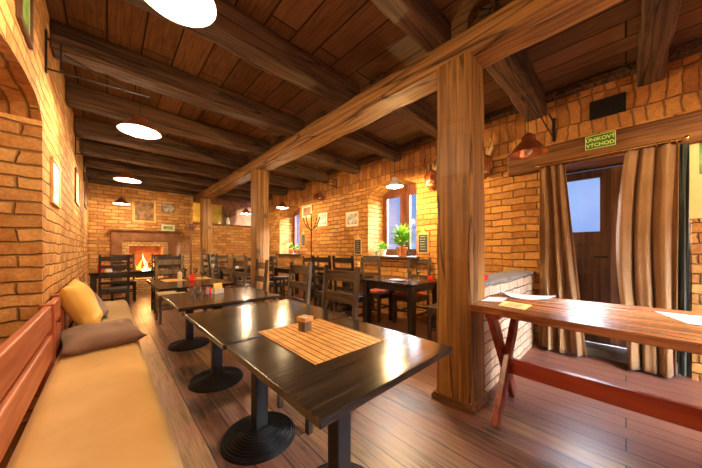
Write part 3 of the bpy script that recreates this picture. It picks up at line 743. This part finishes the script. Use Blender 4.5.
dup(A, (3.22, 1.55, 0), R(0), 'brown chair at the near end of the window table, half behind the post')
D_ = dup(B, (2.93, 3.05, 0), R(-84), 'black chair in front of the pepper mill table, nearest the potted palm')
dup(B, (2.85, 3.50, 0), R(-84), 'black chair next to the coat stand, left of its black twin')
dup(A, (3.35, 4.62, 0), R(180), 'brown chair against the brick wall under the framed prints')
dup(A, (2.86, 5.45, 0), R(-88), 'brown chair beside the middle post facing the far window')
dup(A, (3.30, 6.55, 0), R(178), 'brown chair under the far window sill')
dup(A, (2.02, 5.50, 0), R(70), 'brown chair turned sideways left of the middle post')
dup(B, (1.90, 6.55, 0), R(-90), 'black chair at the left of the middle aisle table')
dup(A, (2.45, 6.10, 0), R(0), 'brown chair at the near end of the middle aisle table')
dup(B, (2.10, 7.75, 0), R(180), 'black chair at the far end of the middle aisle table, by the last post')
dup(B, (2.95, 7.05, 0), R(90), 'black chair at the window side of the middle aisle table')
dup(A, (2.6, 8.6, 0), R(170), 'brown chair standing against the far brick ledge')
dup(Gc, (3.2, 8.6, 0), R(180), 'greyed chair standing against the far brick ledge')
dup(Gc, (1.67, 7.14, 0), R(60), 'greyed chair beside the wooden coat stand')

# four legged tables
def leg_table(x0, x1, y0, y1, label, h=0.75):
    cx, cy = (x0+x1)/2, (y0+y1)/2; a, b = (x1-x0)/2, (y1-y0)/2
    t = thing('dining_table', label, 'table', (cx, cy, 0), 0, 'black four-legged tables')
    MB().box(-a, a, -b, b, h-0.035, h, 0.005).build('tabletop', 'table', t)
    for sx in (-1, 1):
        for sy in (-1, 1):
            MB().box(sx*(a-0.06)-0.04, sx*(a-0.06)+0.04, sy*(b-0.06)-0.04, sy*(b-0.06)+0.04, 0, h-0.035, 0.004).build('leg', 'chair_black', t)
    for s_ in (-1, 1):
        MB().box(-a+0.1, a-0.1, s_*(b-0.06)-0.012, s_*(b-0.06)+0.012, h-0.12, h-0.035).build('apron', 'chair_black', t)
        MB().box(s_*(a-0.06)-0.012, s_*(a-0.06)+0.012, -b+0.1, b-0.1, h-0.12, h-0.035).build('apron', 'chair_black', t)
    return t
leg_table(2.87, 3.62, 1.88, 2.82, 'black table with two wine glasses by the window')
leg_table(3.12, 3.88, 3.40, 4.32, 'black table with the pepper mill between the window and the coat stand')
leg_table(3.10, 3.85, 5.35, 6.25, 'black table under the far window')
leg_table(2.15, 2.75, 6.35, 7.45, 'black table in the aisle behind the middle post')
leg_table(-0.26, 1.38, 7.10, 7.72, 'long black table in front of the fireplace')
# things on the window table
wine_glass(3.26, 2.20, 0.75, 'wine glass on the window table, the left of the pair', 1.05)
wine_glass(3.34, 2.10, 0.75, 'wine glass on the window table, the right of the pair', 1.05)
pl = thing('condiment_tray', 'low pale tray with cutlery on the window table', 'tray', (3.10, 2.30, 0.75), R(35))
MB().lathe([(0, 0), (0.09, 0), (0.12, 0.012), (0.118, 0.016), (0.09, 0.006), (0, 0.006)], seg=32).build('tray', 'chair_grey', pl, 40)
MB().box(-0.09, 0.09, -0.008, 0.008, 0.017, 0.021).build('cutlery', 'white', pl)
candle(3.55, 2.02, 0.75, 'red candle jar on the window table near the wall', 0.04, 0.05)
candle(2.42, 0.86, 0.935, 'red candle jar on the low brick partition beside the post', 0.035, 0.045)
pm = thing('pepper_mill', 'yellow wooden pepper mill on the table by the brick wall', 'pepper mill', (3.62, 3.62, 0.75))
MB().lathe([(0, 0), (0.03, 0), (0.03, 0.02), (0.02, 0.09), (0.028, 0.14), (0.026, 0.15), (0, 0.15)], seg=20).build('body', 'napkin', pm, 40)
MB().lathe([(0, 0.15), (0.025, 0.155), (0.03, 0.18), (0.015, 0.205), (0.01, 0.215), (0, 0.22)], seg=20).build('head', 'frame_pale', pm, 40)
candle(3.25, 4.05, 0.75, 'red candle jar on the pepper mill table', 0.04, 0.07)
candle(-0.10, 7.30, 0.75, 'red candle jar at the left end of the long table', 0.045, 0.16)
candle(3.3, 5.7, 0.75, 'red candle jar on the table under the far window', 0.035, 0.06)
for i, (x, y, lab) in enumerate(((0.60, 7.25, 'wine glass on the long table, before the flames'), (0.72, 7.42, 'wine glass on the long table, right of the flames'), (0.95, 7.30, 'wine glass on the long table, behind the greyed chair'), (1.12, 7.45, 'wine glass near the right end of the long table'), (0.30, 7.4, 'wine glass on the long table, behind the black chair back'))):
    wine_glass(x, y, 0.75, lab, 1.0)
napkins(0.02, 7.22, 0.75, 'white napkin holder at the left end of the long table')
napkins(2.4, 6.8, 0.75, 'white napkin holder on the middle aisle table')
# bar stool by middle post
st = thing('round_stool', 'round black topped stool just right of the middle post', 'stool', (2.66, 4.92, 0))
MB().lathe([(0, 0.60), (0.17, 0.60), (0.175, 0.62), (0.165, 0.65), (0, 0.655)], seg=28).build('seat', 'iron', st, 40)
for k in range(4):
    a = PI/4+k*PI/2; MB().cyl((0.17*math.cos(a), 0.17*math.sin(a), 0), (0.12*math.cos(a), 0.12*math.sin(a), 0.6), 0.015).build('leg', 'chair_black', st)

# ------------------------------------------------------------------ trestle table on the right
t = thing('trestle_table', 'long orange varnished plank table with crossed red legs at the right', 'table', (2.17, 0.0, 0))
poly = [(-0.32, 0.755), (0.38, 0.765), (0.47, -0.2), (0.60, -1.35), (-0.48, -1.35), (-0.43, -0.2), (-0.39, 0.3)]
MB().prism(poly, 0.775, 0.82, bev=0.008).build('tabletop', 'trestle', t)
for yy in (0.62, -1.1):
    for s_ in (-1, 1):
        p0 = Vector((s_*0.27, yy+0.022*s_, 0.035)); p1 = Vector((-s_*0.22, yy+0.022*s_, 0.745)); dv = (p1-p0).normalized()
        a = math.atan2(dv.x, dv.z)
        L = (p1-p0).length
        mb = MB().box(-0.045, 0.045, -0.02, 0.02, -0.02, L+0.03, 0.006, mt=Matrix.Translation(p0) @ Matrix.Rotation(a, 4, 'Y'))
        bmesh.ops.bisect_plane(mb.bm, geom=mb.bm.verts[:]+mb.bm.edges[:]+mb.bm.faces[:], plane_co=(0, 0, 0.0), plane_no=(0, 0, -1), clear_outer=True)
        bmesh.ops.bisect_plane(mb.bm, geom=mb.bm.verts[:]+mb.bm.edges[:]+mb.bm.faces[:], plane_co=(0, 0, 0.775), plane_no=(0, 0, 1), clear_outer=True)
        bmesh.ops.holes_fill(mb.bm, edges=mb.bm.edges[:])
        mb.build('cross_leg', 'trestle_leg', t)
    MB().box(-0.28, 0.30, yy-0.045, yy+0.045, 0.735, 0.775, 0.004).build('cleat', 'trestle_leg', t)
MB().box(-0.022, 0.022, -1.15, 0.60, 0.295, 0.405, 0.004).build('stretcher', 'stretcher', t)
def sheet(pts, name, m, label, z=0.8215, curl=0.0, kind='paper'):
    bm = bmesh.new(); n = 10; a, b, c_, d_ = [Vector((*p, z)) for p in pts]; g = []
    for j in range(n+1):
        row = []
        for i in range(n+1):
            u, w_ = i/n, j/n; p = (a*(1-u)+b*u)*(1-w_)+(d_*(1-u)+c_*u)*w_
            p.z += curl*(abs(u-0.5)*2)**2; row.append(bm.verts.new(p))
        g.append(row)
    for j in range(n):
        for i in range(n): bm.faces.new((g[j][i], g[j][i+1], g[j+1][i+1], g[j+1][i]))
    r = bmesh.ops.extrude_face_region(bm, geom=bm.faces[:])
    for v in r['geom']:
        if isinstance(v, bmesh.types.BMVert): v.co.z += 0.0012
    bmesh.ops.recalc_face_normals(bm, faces=bm.faces)
    me = bpy.data.meshes.new(name); bm.to_mesh(me); bm.free(); me.materials.append(M[m])
    o = bpy.data.objects.new(name, me); C.objects.link(o); return tag(o, label, kind)
sheet([(2.02, 0.74), (2.10, 0.62), (2.30, 0.64), (2.24, 0.76)], 'paper_sheet', 'paper', 'small white paper at the left corner of the trestle table')
o = sheet([(2.30, 0.62), (2.40, 0.40), (2.62, 0.38), (2.52, 0.75)], 'paper_sheet', 'paper', 'long white curling sheet at the back of the trestle table', curl=0.012)
yb = sheet([(1.95, 0.60), (1.93, 0.44), (2.12, 0.44), (2.15, 0.62)], 'yellow_leaflet', 'paper_y', 'yellow printed leaflet on the trestle table', kind='leaflet')
for k in range(3):
    MB().box(1.98+0.045*k, 1.995+0.045*k, 0.475, 0.575, 0.8227, 0.8232).build('printed_line', 'ink', yb)
sheet([(2.18, -0.22), (2.14, -0.55), (2.45, -0.55), (2.46, -0.12)], 'menu_sheet', 'paper', 'white menu sheet at the right end of the trestle table', kind='paper')

# ------------------------------------------------------------------ fireplace
f = thing('brick_fireplace', 'open fireplace with brown surround in the far wall', 'fireplace', (0.80, YF, 0))
sx0, sx1 = 0.08-0.8, 1.57-0.8
fr = MB().box(sx0, -0.51, -0.16, 0.0, 0, 1.70).box(0.49, sx1, -0.16, 0, 0, 1.70).box(-0.51, 0.49, -0.16, 0, 1.44, 1.70).build('surround', 'plaster', f)
MB().box(sx0-0.05, sx1+0.05, -0.22, 0.0, 1.70, 1.745, 0.006).build('mantel_shelf', 'lintel', f)
a0, a1 = FX0-0.8, FX1-0.8
MB().box(-0.51, a0, -0.13, 0.1, 0.3, 1.44).box(a1, 0.49, -0.13, 0.1, 0.3, 1.44).box(a0, a1, -0.13, 0.1, FZ1, 1.44).box(-0.51, 0.49, -0.13, 0.55, 0.0, FZ0).build('inner_brick_frame', 'brick_small', f)
MB().box(a0-0.05, a0, 0.1, 0.55, FZ0, 1.44).box(a1, a1+0.05, 0.1, 0.55, FZ0, 1.44).box(a0-0.05, a1+0.05, 0.5, 0.55, FZ0, 1.44).box(a0, a1, 0.1, 0.55, 1.40, 1.44).build('firebox', 'soot', f)
lg = MB()
for (x, y, rz, r) in ((0, 0.15, 0.15, 0.045), (0.05, 0.27, -0.2, 0.05), (-0.05, 0.2, 0.6, 0.04)):
    dx, dy = 0.22*math.cos(rz), 0.22*math.sin(rz)*0.4; zz = FZ0+0.05+(0.08 if rz > 0.5 else 0)
    o = MB().cyl((x-dx, y-dy, zz), (x+dx, y+dy, zz), r, seg=10).build('firewood_log', 'log'); o.location = (0.80, YF, 0)
    tag(o, 'charred log burning in the fireplace', 'log', 'logs in the fire')
def flame_mb(x, y, h, r, ph):
    mb = MB(); bm = bmesh.new(); n = 12; rings = []
    for j in range(13):
        tt = j/12; rr = r*math.sin(PI*min(1, (tt*0.86+0.14)))**0.9*(1-tt*0.55); ox = 0.05*math.sin(tt*5+ph)*tt; oy = 0.02*math.cos(tt*4+ph)*tt
        rings.append([bm.verts.new((x+ox+rr*math.cos(2*PI*k/n), y+oy+0.6*rr*math.sin(2*PI*k/n), FZ0+0.06+h*tt)) for k in range(n)])
    for a_, b_ in zip(rings, rings[1:]):
        for k in range(n): bm.faces.new((a_[k], a_[(k+1) % n], b_[(k+1) % n], b_[k]))
    return mb._merge(bm)
fo = thing('fire_flames', 'orange flames in the fireplace', 'fire', (0.80, YF, 0))
for (x, y, h, r, ph, m_) in ((-0.02, 0.2, 0.62, 0.05, 0, 'fire_core'), (0.06, 0.22, 0.42, 0.045, 1.5, 'fire'), (-0.12, 0.2, 0.5, 0.055, 3, 'fire'), (0.16, 0.22, 0.45, 0.05, 4.2, 'fire'), (-0.2, 0.25, 0.3, 0.05, 5, 'fire'), (0.24, 0.2, 0.3, 0.04, 2, 'fire')):
    flame_mb(x, y, h, r, ph).build('flame', m_, fo, 60)

# ------------------------------------------------------------------ pictures
def picture(name, cx, cy, cz, w_, h_, face, label, frame='frame_gold', art='art', ft=0.025, mount=0.0, grp=None, depth=0.02, cat='picture'):
    """face: 'y' hangs on far wall (faces -Y); 'xr' faces -X; 'xl' faces +X"""
    rz = {'y': 0, 'xr': -PI/2, 'xl': PI/2}[face]
    t = thing(name, label, cat, (cx, cy, cz), rz, grp)
    a, b = w_/2, h_/2
    MB().box(-a, a, -depth, 0, b-ft, b, 0.003).box(-a, a, -depth, 0, -b, -b+ft, 0.003).box(-a, -a+ft, -depth, 0, -b+ft, b-ft, 0.003).box(a-ft, a, -depth, 0, -b+ft, b-ft, 0.003).build('picture_frame', frame, t)
    MB().box(-a+ft, a-ft, -depth*0.5, 0, -b+ft, b-ft).build('backing', 'mount' if mount else art, t)
    if mount: MB().box(-a+ft+mount, a-ft-mount, -depth*0.5-0.002, -depth*0.5, -b+ft+mount, b-ft-mount).build('print', art, t)
    return t
picture('framed_relief', 0.76, YF-0.001, 2.28, 0.52, 0.62, 'y', 'gold framed brown picture above the fireplace', ft=0.05)
picture('framed_print', 1.30, YF-0.001, 2.42, 0.30, 0.24, 'y', 'small grey framed print at the upper right of the gold picture', 'frame_dark', 'art_grey', 0.012)
picture('greeting_card', 1.29, YF-0.12, 1.84, 0.32, 0.18, 'y', 'white and green card standing on the mantel shelf', 'white', 'art_green', 0.01, 0.03, cat='card')
picture('framed_print', XR-0.001, 4.15, 1.88, 0.42, 0.34, 'xr', 'framed grey landscape print on the brick wall left of the near window', 'frame_pale', 'art_grey', 0.015, 0.04)
picture('framed_print', XR-0.001, 5.22, 1.96, 0.40, 0.34, 'xr', 'small framed grey print between the coat stand and the landscape print', 'frame_pale', 'art_grey', 0.015, 0.03)
picture('wall_plaque', XR-0.001, 5.92, 2.24, 0.50, 0.36, 'xr', 'pale yellow picture high beside the far window', 'frame_gold', 'art', 0.03, 0.04)
picture('framed_photo', XL+0.001, 3.46, 1.78, 0.46, 0.38, 'xl', 'white matted photo on the left wall, the nearest of three', 'frame_pale', 'mount', 0.02, 0.05)
picture('framed_photo', XL+0.001, 5.70, 2.14, 0.55, 0.5, 'xl', 'white matted photo on the left wall, above the far bench', 'frame_dark', 'mount', 0.02, 0.05)
picture('framed_photo', XL+0.001, 7.9, 2.45, 0.6, 0.7, 'xl', 'dark framed picture on the left wall nearest the back corner', 'frame_dark', 'art', 0.03, 0)
picture('framed_print', XL+0.001, 2.28, 2.62, 0.30, 0.46, 'xl', 'framed print above the wall niche at the upper left', 'frame_dark', 'art_green', 0.03, 0.03)

def chalkboard(y, z, w_, h_, label):
    t = thing('chalkboard_paddle', label, 'chalkboard', (XR-0.001, y, z), -PI/2, 'paddle chalkboards on the window wall')
    a, b = w_/2, h_/2
    MB().prism([(-a, -b), (a, -b), (a, b), (0.035, b+0.03), (0.025, b+0.10), (-0.025, b+0.10), (-0.035, b+0.03), (-a, b)], 0, 0.018, mt=Matrix.Rotation(PI/2, 4, 'X'), bev=0.003).build('board', 'frame_pale', t)
    MB().box(-a+0.02, a-0.02, -0.0205, -0.018, -b+0.02, b-0.02).build('slate', 'slate', t)
    mb = MB()
    for k in range(6):
        zz = b-0.05-k*(2*b-0.08)/6; L = (a-0.035)*(0.6+0.4*random.random())
        x = -L
        while x < L-0.01:
            q = 0.008+0.012*random.random(); mb.box(x, min(x+q, L), -0.0212, -0.0205, zz-0.005, zz+0.003); x += q+0.006
    mb.build('chalk_marks', 'chalk', t)
chalkboard(2.38, 1.31, 0.21, 0.34, 'paddle shaped chalkboard right of the near window beside the post')
chalkboard(3.96, 1.27, 0.21, 0.34, 'paddle shaped chalkboard left of the near window')
chalkboard(6.10, 1.48, 0.2, 0.34, 'paddle shaped chalkboard beside the far window')

# ------------------------------------------------------------------ carved wooden wall masks
def mask(x, y, z, rz, label, s=1.0):
    t = thing('carved_mask', label, 'wall carving', (x, y, z), rz, 'carved wooden masks')
    bm = bmesh.new(); bmesh.ops.create_uvsphere(bm, u_segments=28, v_segments=20, radius=1)
    for v in bm.verts:
        p = v.co.copy(); k = 1+0.13*noise.noise(p*2.6)
        wd = 0.095*(1-0.35*max(0, -p.z)); v.co = Vector((p.x*wd*k, p.y*0.07*k, p.z*0.16))*s
        d_ = v.co
        if p.y < 0:   # front
            for ex in (-0.35, 0.35):
                q = (p-Vector((ex, -0.85, 0.25))).length
                if q < 0.28: v.co.y += 0.03*s*(1-q/0.28)
            q = (Vector((p.x, 0, p.z))-Vector((0, 0, -0.05))).length
            if abs(p.x) < 0.2 and -0.3 < p.z < 0.3: v.co.y -= 0.03*s*(1-abs(p.x)/0.2)
            if abs(p.z+0.5) < 0.12 and abs(p.x) < 0.4: v.co.y += 0.02*s
    mb = MB(); mb._merge(bm); mb.build('face', 'mask', t, 60)
    for sx in (-1, 1):
        pts = [(sx*0.05*s, -0.02*s, 0.12*s), (sx*0.085*s, -0.04*s, 0.2*s), (sx*0.09*s, -0.03*s, 0.27*s), (sx*0.06*s, -0.01*s, 0.33*s)]
        h = MB()
        for i, (a, b) in enumerate(zip(pts, pts[1:])): h.cyl(a, b, (0.022-0.006*i)*s, (0.016-0.006*i)*s)
        h.build('horn', 'antler' if sx > 0 else 'mask', t, 40)
    MB().ball((0, -0.075*s, -0.09*s), 0.028*s, 14, (1.5, 0.5, 0.6)).build('mouth', 'antler', t, 60)
    for k in (-1, 0, 1):
        MB().cyl((0.03*k*s, -0.03*s, 0.13*s), (0.04*k*s, -0.02*s, 0.22*s), 0.018*s, 0.006*s).build('crown_tuft', 'antler' if k else 'mask', t, 40)
mask(XR-0.07, 2.20, 2.36, -PI/2+0.4, 'dark glossy carved mask on the wall left of the foreground post', 1.15)
mask(XR-0.07, 1.37, 2.38, -PI/2+0.2, 'dark carved mask on the wall just right of the foreground post', 1.15)

# ------------------------------------------------------------------ coat stands
cs = thing('coat_stand', 'black metal coat stand against the brick wall between the windows', 'coat stand', (3.50, 5.08, 0))
MB().cyl((0, 0, 0), (0, 0, 2.06), 0.014).build('pole', 'iron', cs)
for k in range(4):
    a = k*PI/2+0.4; c_, s_ = math.cos(a), math.sin(a)
    MB().path([(0, 0, 1.66), (0.10*c_, 0.10*s_, 1.72), (0.19*c_, 0.19*s_, 1.84), (0.22*c_, 0.22*s_, 1.95)], 0.009).ball((0.22*c_, 0.22*s_, 1.96), 0.016).build('hook', 'iron', cs)
    MB().path([(0, 0, 0.25), (0.12*c_, 0.12*s_, 0.12), (0.24*c_, 0.24*s_, 0.012)], 0.011).build('foot', 'iron', cs)
cs = thing('wooden_coat_stand', 'reddish wooden coat stand in front of the far wall', 'coat stand', (1.74, 8.5, 0))
MB().cyl((0, 0, 0), (0, 0, 1.95), 0.028, 0.022).build('pole', 'coat_wood', cs)
for k in range(4):
    a = k*PI/2+0.2; c_, s_ = math.cos(a), math.sin(a)
    MB().path([(0, 0, 1.75), (0.10*c_, 0.10*s_, 1.85), (0.17*c_, 0.17*s_, 2.0)], 0.014).build('hook', 'coat_wood', cs)
    MB().path([(0, 0, 0.22), (0.22*c_, 0.22*s_, 0.02)], 0.018).build('foot', 'coat_wood', cs)

# ------------------------------------------------------------------ iron wall brackets
def bracket(y, z0, z1, L, left, label, brace=True):
    x = XL if left else XR; sgn = 1 if left else -1
    t = thing('iron_wall_bracket', label, 'bracket', (x, y, z0), 0, 'iron brackets on the walls')
    MB().box(min(0, sgn*0.012), max(0, sgn*0.012), -0.015, 0.015, 0, z1-z0, 0.003).build('wall_plate', 'iron', t)
    h = z1-z0
    MB().cyl((0, 0, 0.03), (sgn*L, 0, 0.06), 0.007).build('arm', 'iron', t)
    MB().cyl((0, 0, h*0.8), (sgn*L*0.25, 0, h*0.8), 0.008).cyl((sgn*0.08, 0, h*0.8), (sgn*0.08, 0, 0.04), 0.006).build('hinge_pin', 'iron', t)
    if brace: MB().cyl((sgn*0.1, 0, h*0.55), (sgn*L*0.75, 0, 0.06), 0.006).build('brace', 'iron', t)
bracket(3.0, 2.54, 2.86, 0.62, True, 'black swing arm bracket high on the left wall, the nearest one')
bracket(5.51, 2.58, 2.88, 0.45, True, 'black swing arm bracket on the left wall above the far bench')
bracket(7.3, 2.55, 2.85, 0.4, True, 'black swing arm bracket on the left wall near the back corner')
bracket(4.70, 2.66, 2.9, 0.45, False, 'black bracket high on the window wall left of the near window')
bracket(8.3, 2.5, 2.8, 0.4, False, 'black bracket high on the window wall near the back')
bracket(0.60, 2.52, 2.80, 1.22, False, 'black bracket with a long arm carrying the copper lamp near the door', False)

# ------------------------------------------------------------------ lamps
def lamp(x, y, z, r, label, mat_out, lit, watts=0, ztop=None, col=(1.0, 0.72, 0.42), shade=0.10, bulbr=0.03, bz=0.02):
    t = thing('pendant_lamp', label, 'lamp', (x, y, z), 0, 'pendant lamps')
    ztop = (2.905 if ztop is None else ztop)-z
    prof = [(r, 0), (r*0.985, 0.006), (r*0.88, shade*0.22), (r*0.74, shade*0.48), (r*0.55, shade*0.76), (r*0.40, shade*0.9), (r*0.36, shade*1.0), (r*0.33, shade*1.3), (r*0.16, shade*1.5), (0, shade*1.52)]
    pin = [(0, shade*1.44), (r*0.14, shade*1.42), (r*0.3, shade*1.24), (r*0.34, shade*0.98), (r*0.52, shade*0.7), (r*0.71, shade*0.43), (r*0.85, shade*0.18), (r*0.965, 0.0), (r, -0.001)]
    MB().lathe(prof, seg=40).build('lamp_shade', mat_out, t, 50)
    MB().lathe(pin, seg=40).build('shade_lining', 'enamel' if lit else mat_out, t, 50)
    MB().cyl((0, 0, shade*1.5), (0, 0, ztop), 0.004, seg=8).build('cord', 'iron', t)
    so_ = MB().cyl((0, 0, shade*1.3), (0, 0, shade*0.4), 0.018).build('socket', 'brass', t)
    MB().ball((0, 0, bz), bulbr, 18).build('bulb', 'bulb' if lit else 'cream', so_, 60)
    if lit:
        l = bpy.data.lights.new('bulb_light', 'POINT'); l.energy = watts; l.color = col; l.shadow_soft_size = 0.035
        lo = bpy.data.objects.new('bulb_light', l); C.objects.link(lo); lo.parent = t; lo.location = (0, 0, bz-bulbr-0.02)
    return t
WL = 60
lamp(0.26, 1.56, 2.48, 0.175, 'large lit pendant lamp overhead, the nearest of the row along the bench', 'copper', True, WL, bulbr=0.045)
lamp(0.245, 3.40, 2.405, 0.175, 'lit pendant lamp over the fourth table', 'copper', True, WL, bulbr=0.045)
lamp(0.255, 5.70, 2.36, 0.175, 'lit pendant lamp third along the bench row', 'copper', True, WL, bulbr=0.045)
lamp(0.25, 8.25, 2.30, 0.16, 'lit pendant lamp farthest back, left of the gold picture', 'copper', True, 50)
lamp(3.30, 2.50, 2.20, 0.13, 'lit pale pendant lamp over the window table', 'enamel', True, 145, ztop=2.905, col=(1.0, 0.64, 0.26), bulbr=0.038, bz=0.0)
lamp(2.74, 0.60, 2.06, 0.145, 'unlit copper pendant lamp near the door on a bracket arm', 'copper', False, ztop=2.59, shade=0.12)
lamp(3.10, 4.22, 2.23, 0.14, 'unlit copper pendant lamp in front of the brick wall between the windows', 'copper', False, ztop=2.905)
lamp(3.10, 5.72, 2.22, 0.14, 'lit pendant lamp near the far window', 'copper', True, 70, col=(1.0, 0.66, 0.32))
lamp(2.80, 7.20, 2.20, 0.14, 'lit pendant lamp between the middle post and the far ledge', 'copper', True, 60)
lamp(3.0, -1.0, 2.3, 0.14, 'lit pendant lamp added out of view beyond the right end of the trestle table', 'copper', True, 60, col=(1.0, 0.7, 0.4))  # extra lamp outside the view, added for warm light on the near side
lamp(0.9, -0.9, 2.45, 0.16, 'lit pendant lamp added unseen behind the viewer', 'copper', True, 28)  # unseen lamp, added as weak fill light from behind the camera
# fire light
l = bpy.data.lights.new('fire_light', 'POINT'); l.energy = 40; l.color = (1.0, 0.42, 0.12); l.shadow_soft_size = 0.1
lo = bpy.data.objects.new('fire_light', l); C.objects.link(lo); lo.location = (0.80, YF+0.15, FZ0+0.42)

# ------------------------------------------------------------------ plants
def leaves(mb, base, n, length, width, spread, droop, up=0.5, seed=0, z0=0.0):
    rnd = random.Random(seed)
    for k in range(n):
        a = rnd.uniform(0, 2*PI); el = rnd.uniform(0.1, 1.35)*up+0.25; L = length*rnd.uniform(0.6, 1.1)
        b = Vector(base)+Vector((rnd.uniform(-1, 1)*spread, rnd.uniform(-1, 1)*spread, z0*rnd.random()))
        d_ = Vector((math.cos(a)*math.cos(el), math.sin(a)*math.cos(el), math.sin(el))); side = Vector((-math.sin(a), math.cos(a), 0))
        prev = None
        for j in range(6):
            t_ = j/5; c_ = b+d_*L*t_+Vector((0, 0, -droop*L*t_*t_)); w_ = width*math.sin(PI*(0.12+0.86*t_))*rnd.uniform(0.9, 1.05)
            cur = (mb.bm.verts.new(c_-side*w_), mb.bm.verts.new(c_+Vector((0, 0, -w_*0.5))), mb.bm.verts.new(c_+side*w_))
            if prev:
                mb.bm.faces.new((prev[0], prev[1], cur[1], cur[0])); mb.bm.faces.new((prev[1], prev[2], cur[2], cur[1]))
            prev = cur
def plant(x, y, z, pr, ph, potm, label, n, L, w_, lm, up=0.8, z0=0.1, stem=0.2, droop=0.5, seed=1):
    t = thing('potted_plant', label, 'plant', (x, y, z), 0, 'potted plants on the sills')
    MB().lathe([(0, 0), (pr*0.68, 0), (pr*0.93, ph*0.8), (pr*1.05, ph*0.8), (pr*1.05, ph), (pr*0.92, ph), (pr*0.88, ph*0.85), (0, ph*0.85)], seg=28).build('pot', potm, t, 35)
    MB().lathe([(0, ph*0.88), (pr*0.88, ph*0.86)], seg=20).build('soil', 'soil', t)
    mb = MB()
    for k in range(5): mb.cyl((0.01*k-0.02, 0, ph*0.85), (0.03*(k-2), 0.02*(k % 3-1), ph+stem), 0.004, seg=6)
    mb.build('stem', 'leaf', t)
    mb = MB(); leaves(mb, (0, 0, ph+0.01), n, L, w_, 0.03, droop, up, seed, z0); mb.build('foliage', lm, t, 60)
plant(XR-0.0, 2.83, 1.085, 0.105, 0.17, 'terra', 'bushy green palm in a terracotta pot on the near window sill', 260, 0.32, 0.017, 'leaf', 0.72, 0.26, 0.30, 0.35, 3)
plant(XR+0.0, 3.28, 1.085, 0.07, 0.12, 'cream', 'small leafy plant in a cream pot on the near window sill', 60, 0.17, 0.02, 'leaf', 0.8, 0.08, 0.08, 0.4, 5)
plant(XR+0.16, 3.56, 1.085, 0.05, 0.09, 'cream', 'thin trailing plant at the left end of the near window sill', 18, 0.24, 0.018, 'leaf', 0.9, 0.05, 0.1, 0.8, 9)
plant(XR+0.05, 6.82, 1.085, 0.08, 0.13, 'terra', 'broad leafed plant in a terracotta pot on the far window sill', 16, 0.26, 0.045, 'leaf_y', 0.9, 0.1, 0.1, 0.4, 7)
plant(XR+0.05, 6.50, 1.085, 0.06, 0.10, 'terra', 'small plant in a brown pot at the right of the far window sill', 22, 0.17, 0.016, 'leaf', 0.9, 0.1, 0.1, 0.4, 11)
# vase with dry branches on the ledge
vz = thing('vase_with_branches', 'cream vase holding dark dried branches on the far ledge', 'vase', (3.02, YF+0.18, 2.06))
MB().lathe([(0, 0), (0.05, 0), (0.065, 0.12), (0.035, 0.22), (0.045, 0.25), (0.03, 0.25), (0, 0.1)], seg=24).build('vase', 'cream', vz, 40)
mb = MB(); rn = random.Random(4)
for k in range(26):
    p = Vector((0, 0, 0.2)); d_ = Vector((rn.uniform(-1, 1), rn.uniform(-0.5, 0.2), rn.uniform(0.5, 1.3))).normalized()
    for j in range(4):
        q = p+d_*0.11; 
        if q.y > 0.2: q.y = 0.2
        mb.cyl(p, q, 0.006-0.001*j, seg=5); p = q; d_ = (d_+Vector((rn.uniform(-.5, .5), rn.uniform(-.3, .2), rn.uniform(-.3, .2)))).normalized()
mb.build('dry_branches', 'twig', vz)
for i, (x, h, m_, lab) in enumerate(((2.35, 0.1, 'terra', 'small brown jug on the far ledge, left end'), (2.5, 0.07, 'mask', 'dark round pot on the far ledge beside the jug'), (2.72, 0.08, 'white', 'small white cup on the far ledge left of the vase'))):
    o = MB().lathe([(0, 0), (h*0.4, 0), (h*0.55, h*0.4), (h*0.35, h*0.9), (h*0.4, h), (h*0.3, h), (0, h*0.5)], seg=20).build('ledge_pot', m_, None, 40); o.location = (x, YF+0.1, 2.06); tag(o, lab, 'pot', 'pots on the far ledge')

# ------------------------------------------------------------------ daylight
w = bpy.data.worlds.new('evening_sky'); sc.world = w; w.use_nodes = True; nt = w.node_tree; nt.nodes.clear()
out = N(nt, 'ShaderNodeOutputWorld'); bg = N(nt, 'ShaderNodeBackground'); nt.links.new(bg.outputs[0], out.inputs[0])
tc = N(nt, 'ShaderNodeTexCoord'); n = N(nt, 'ShaderNodeTexNoise'); n.inputs['Scale'].default_value = 3; n.inputs['Detail'].default_value = 5
nt.links.new(tc.outputs['Generated'], n.inputs['Vector'])
low = ramp(nt, n.outputs[0], [(0.35, (0.24, 0.42, 0.95)), (0.7, (0.50, 0.72, 1.25))])
sz = N(nt, 'ShaderNodeSeparateXYZ'); nt.links.new(tc.outputs['Generated'], sz.inputs[0])
# cloud-bright zenith over a darker blue band at the horizon
nt.links.new(mixc(nt, ramp(nt, sz.outputs[2], [(0.25, 0.0), (0.4, 1.0)]), low, (80.0, 86.0, 100.0)), bg.inputs[0]); bg.inputs[1].default_value = 0.8

sl_ = bpy.data.lights.new('low_sun', 'SUN'); sl_.energy = 11; sl_.color = (1.0, 0.96, 0.9); sl_.angle = math.radians(4)
so = bpy.data.objects.new('low_sun', sl_); C.objects.link(so); so.location = (8, -6, 5)
so.rotation_euler = Vector((-0.8, 0.66, -0.26)).to_track_quat('-Z', 'Y').to_euler()
# ------------------------------------------------------------------ camera
cam = bpy.data.cameras.new('camera'); co = bpy.data.objects.new('camera', cam); C.objects.link(co)
F = 259.0; cam.sensor_width = 36; cam.lens = 36*F/702; cam.clip_start = 0.02
cam.shift_y = 16/702
th = math.atan(244/F)
co.location = (0, 0, 1.2); co.rotation_euler = (PI/2, 0, -th)
sc.camera = co
sc.view_settings.view_transform = 'Standard'; sc.view_settings.look = 'None'; sc.view_settings.gamma = 1.0
sc.view_settings.use_curve_mapping = False; sc.view_settings.exposure = 0.2
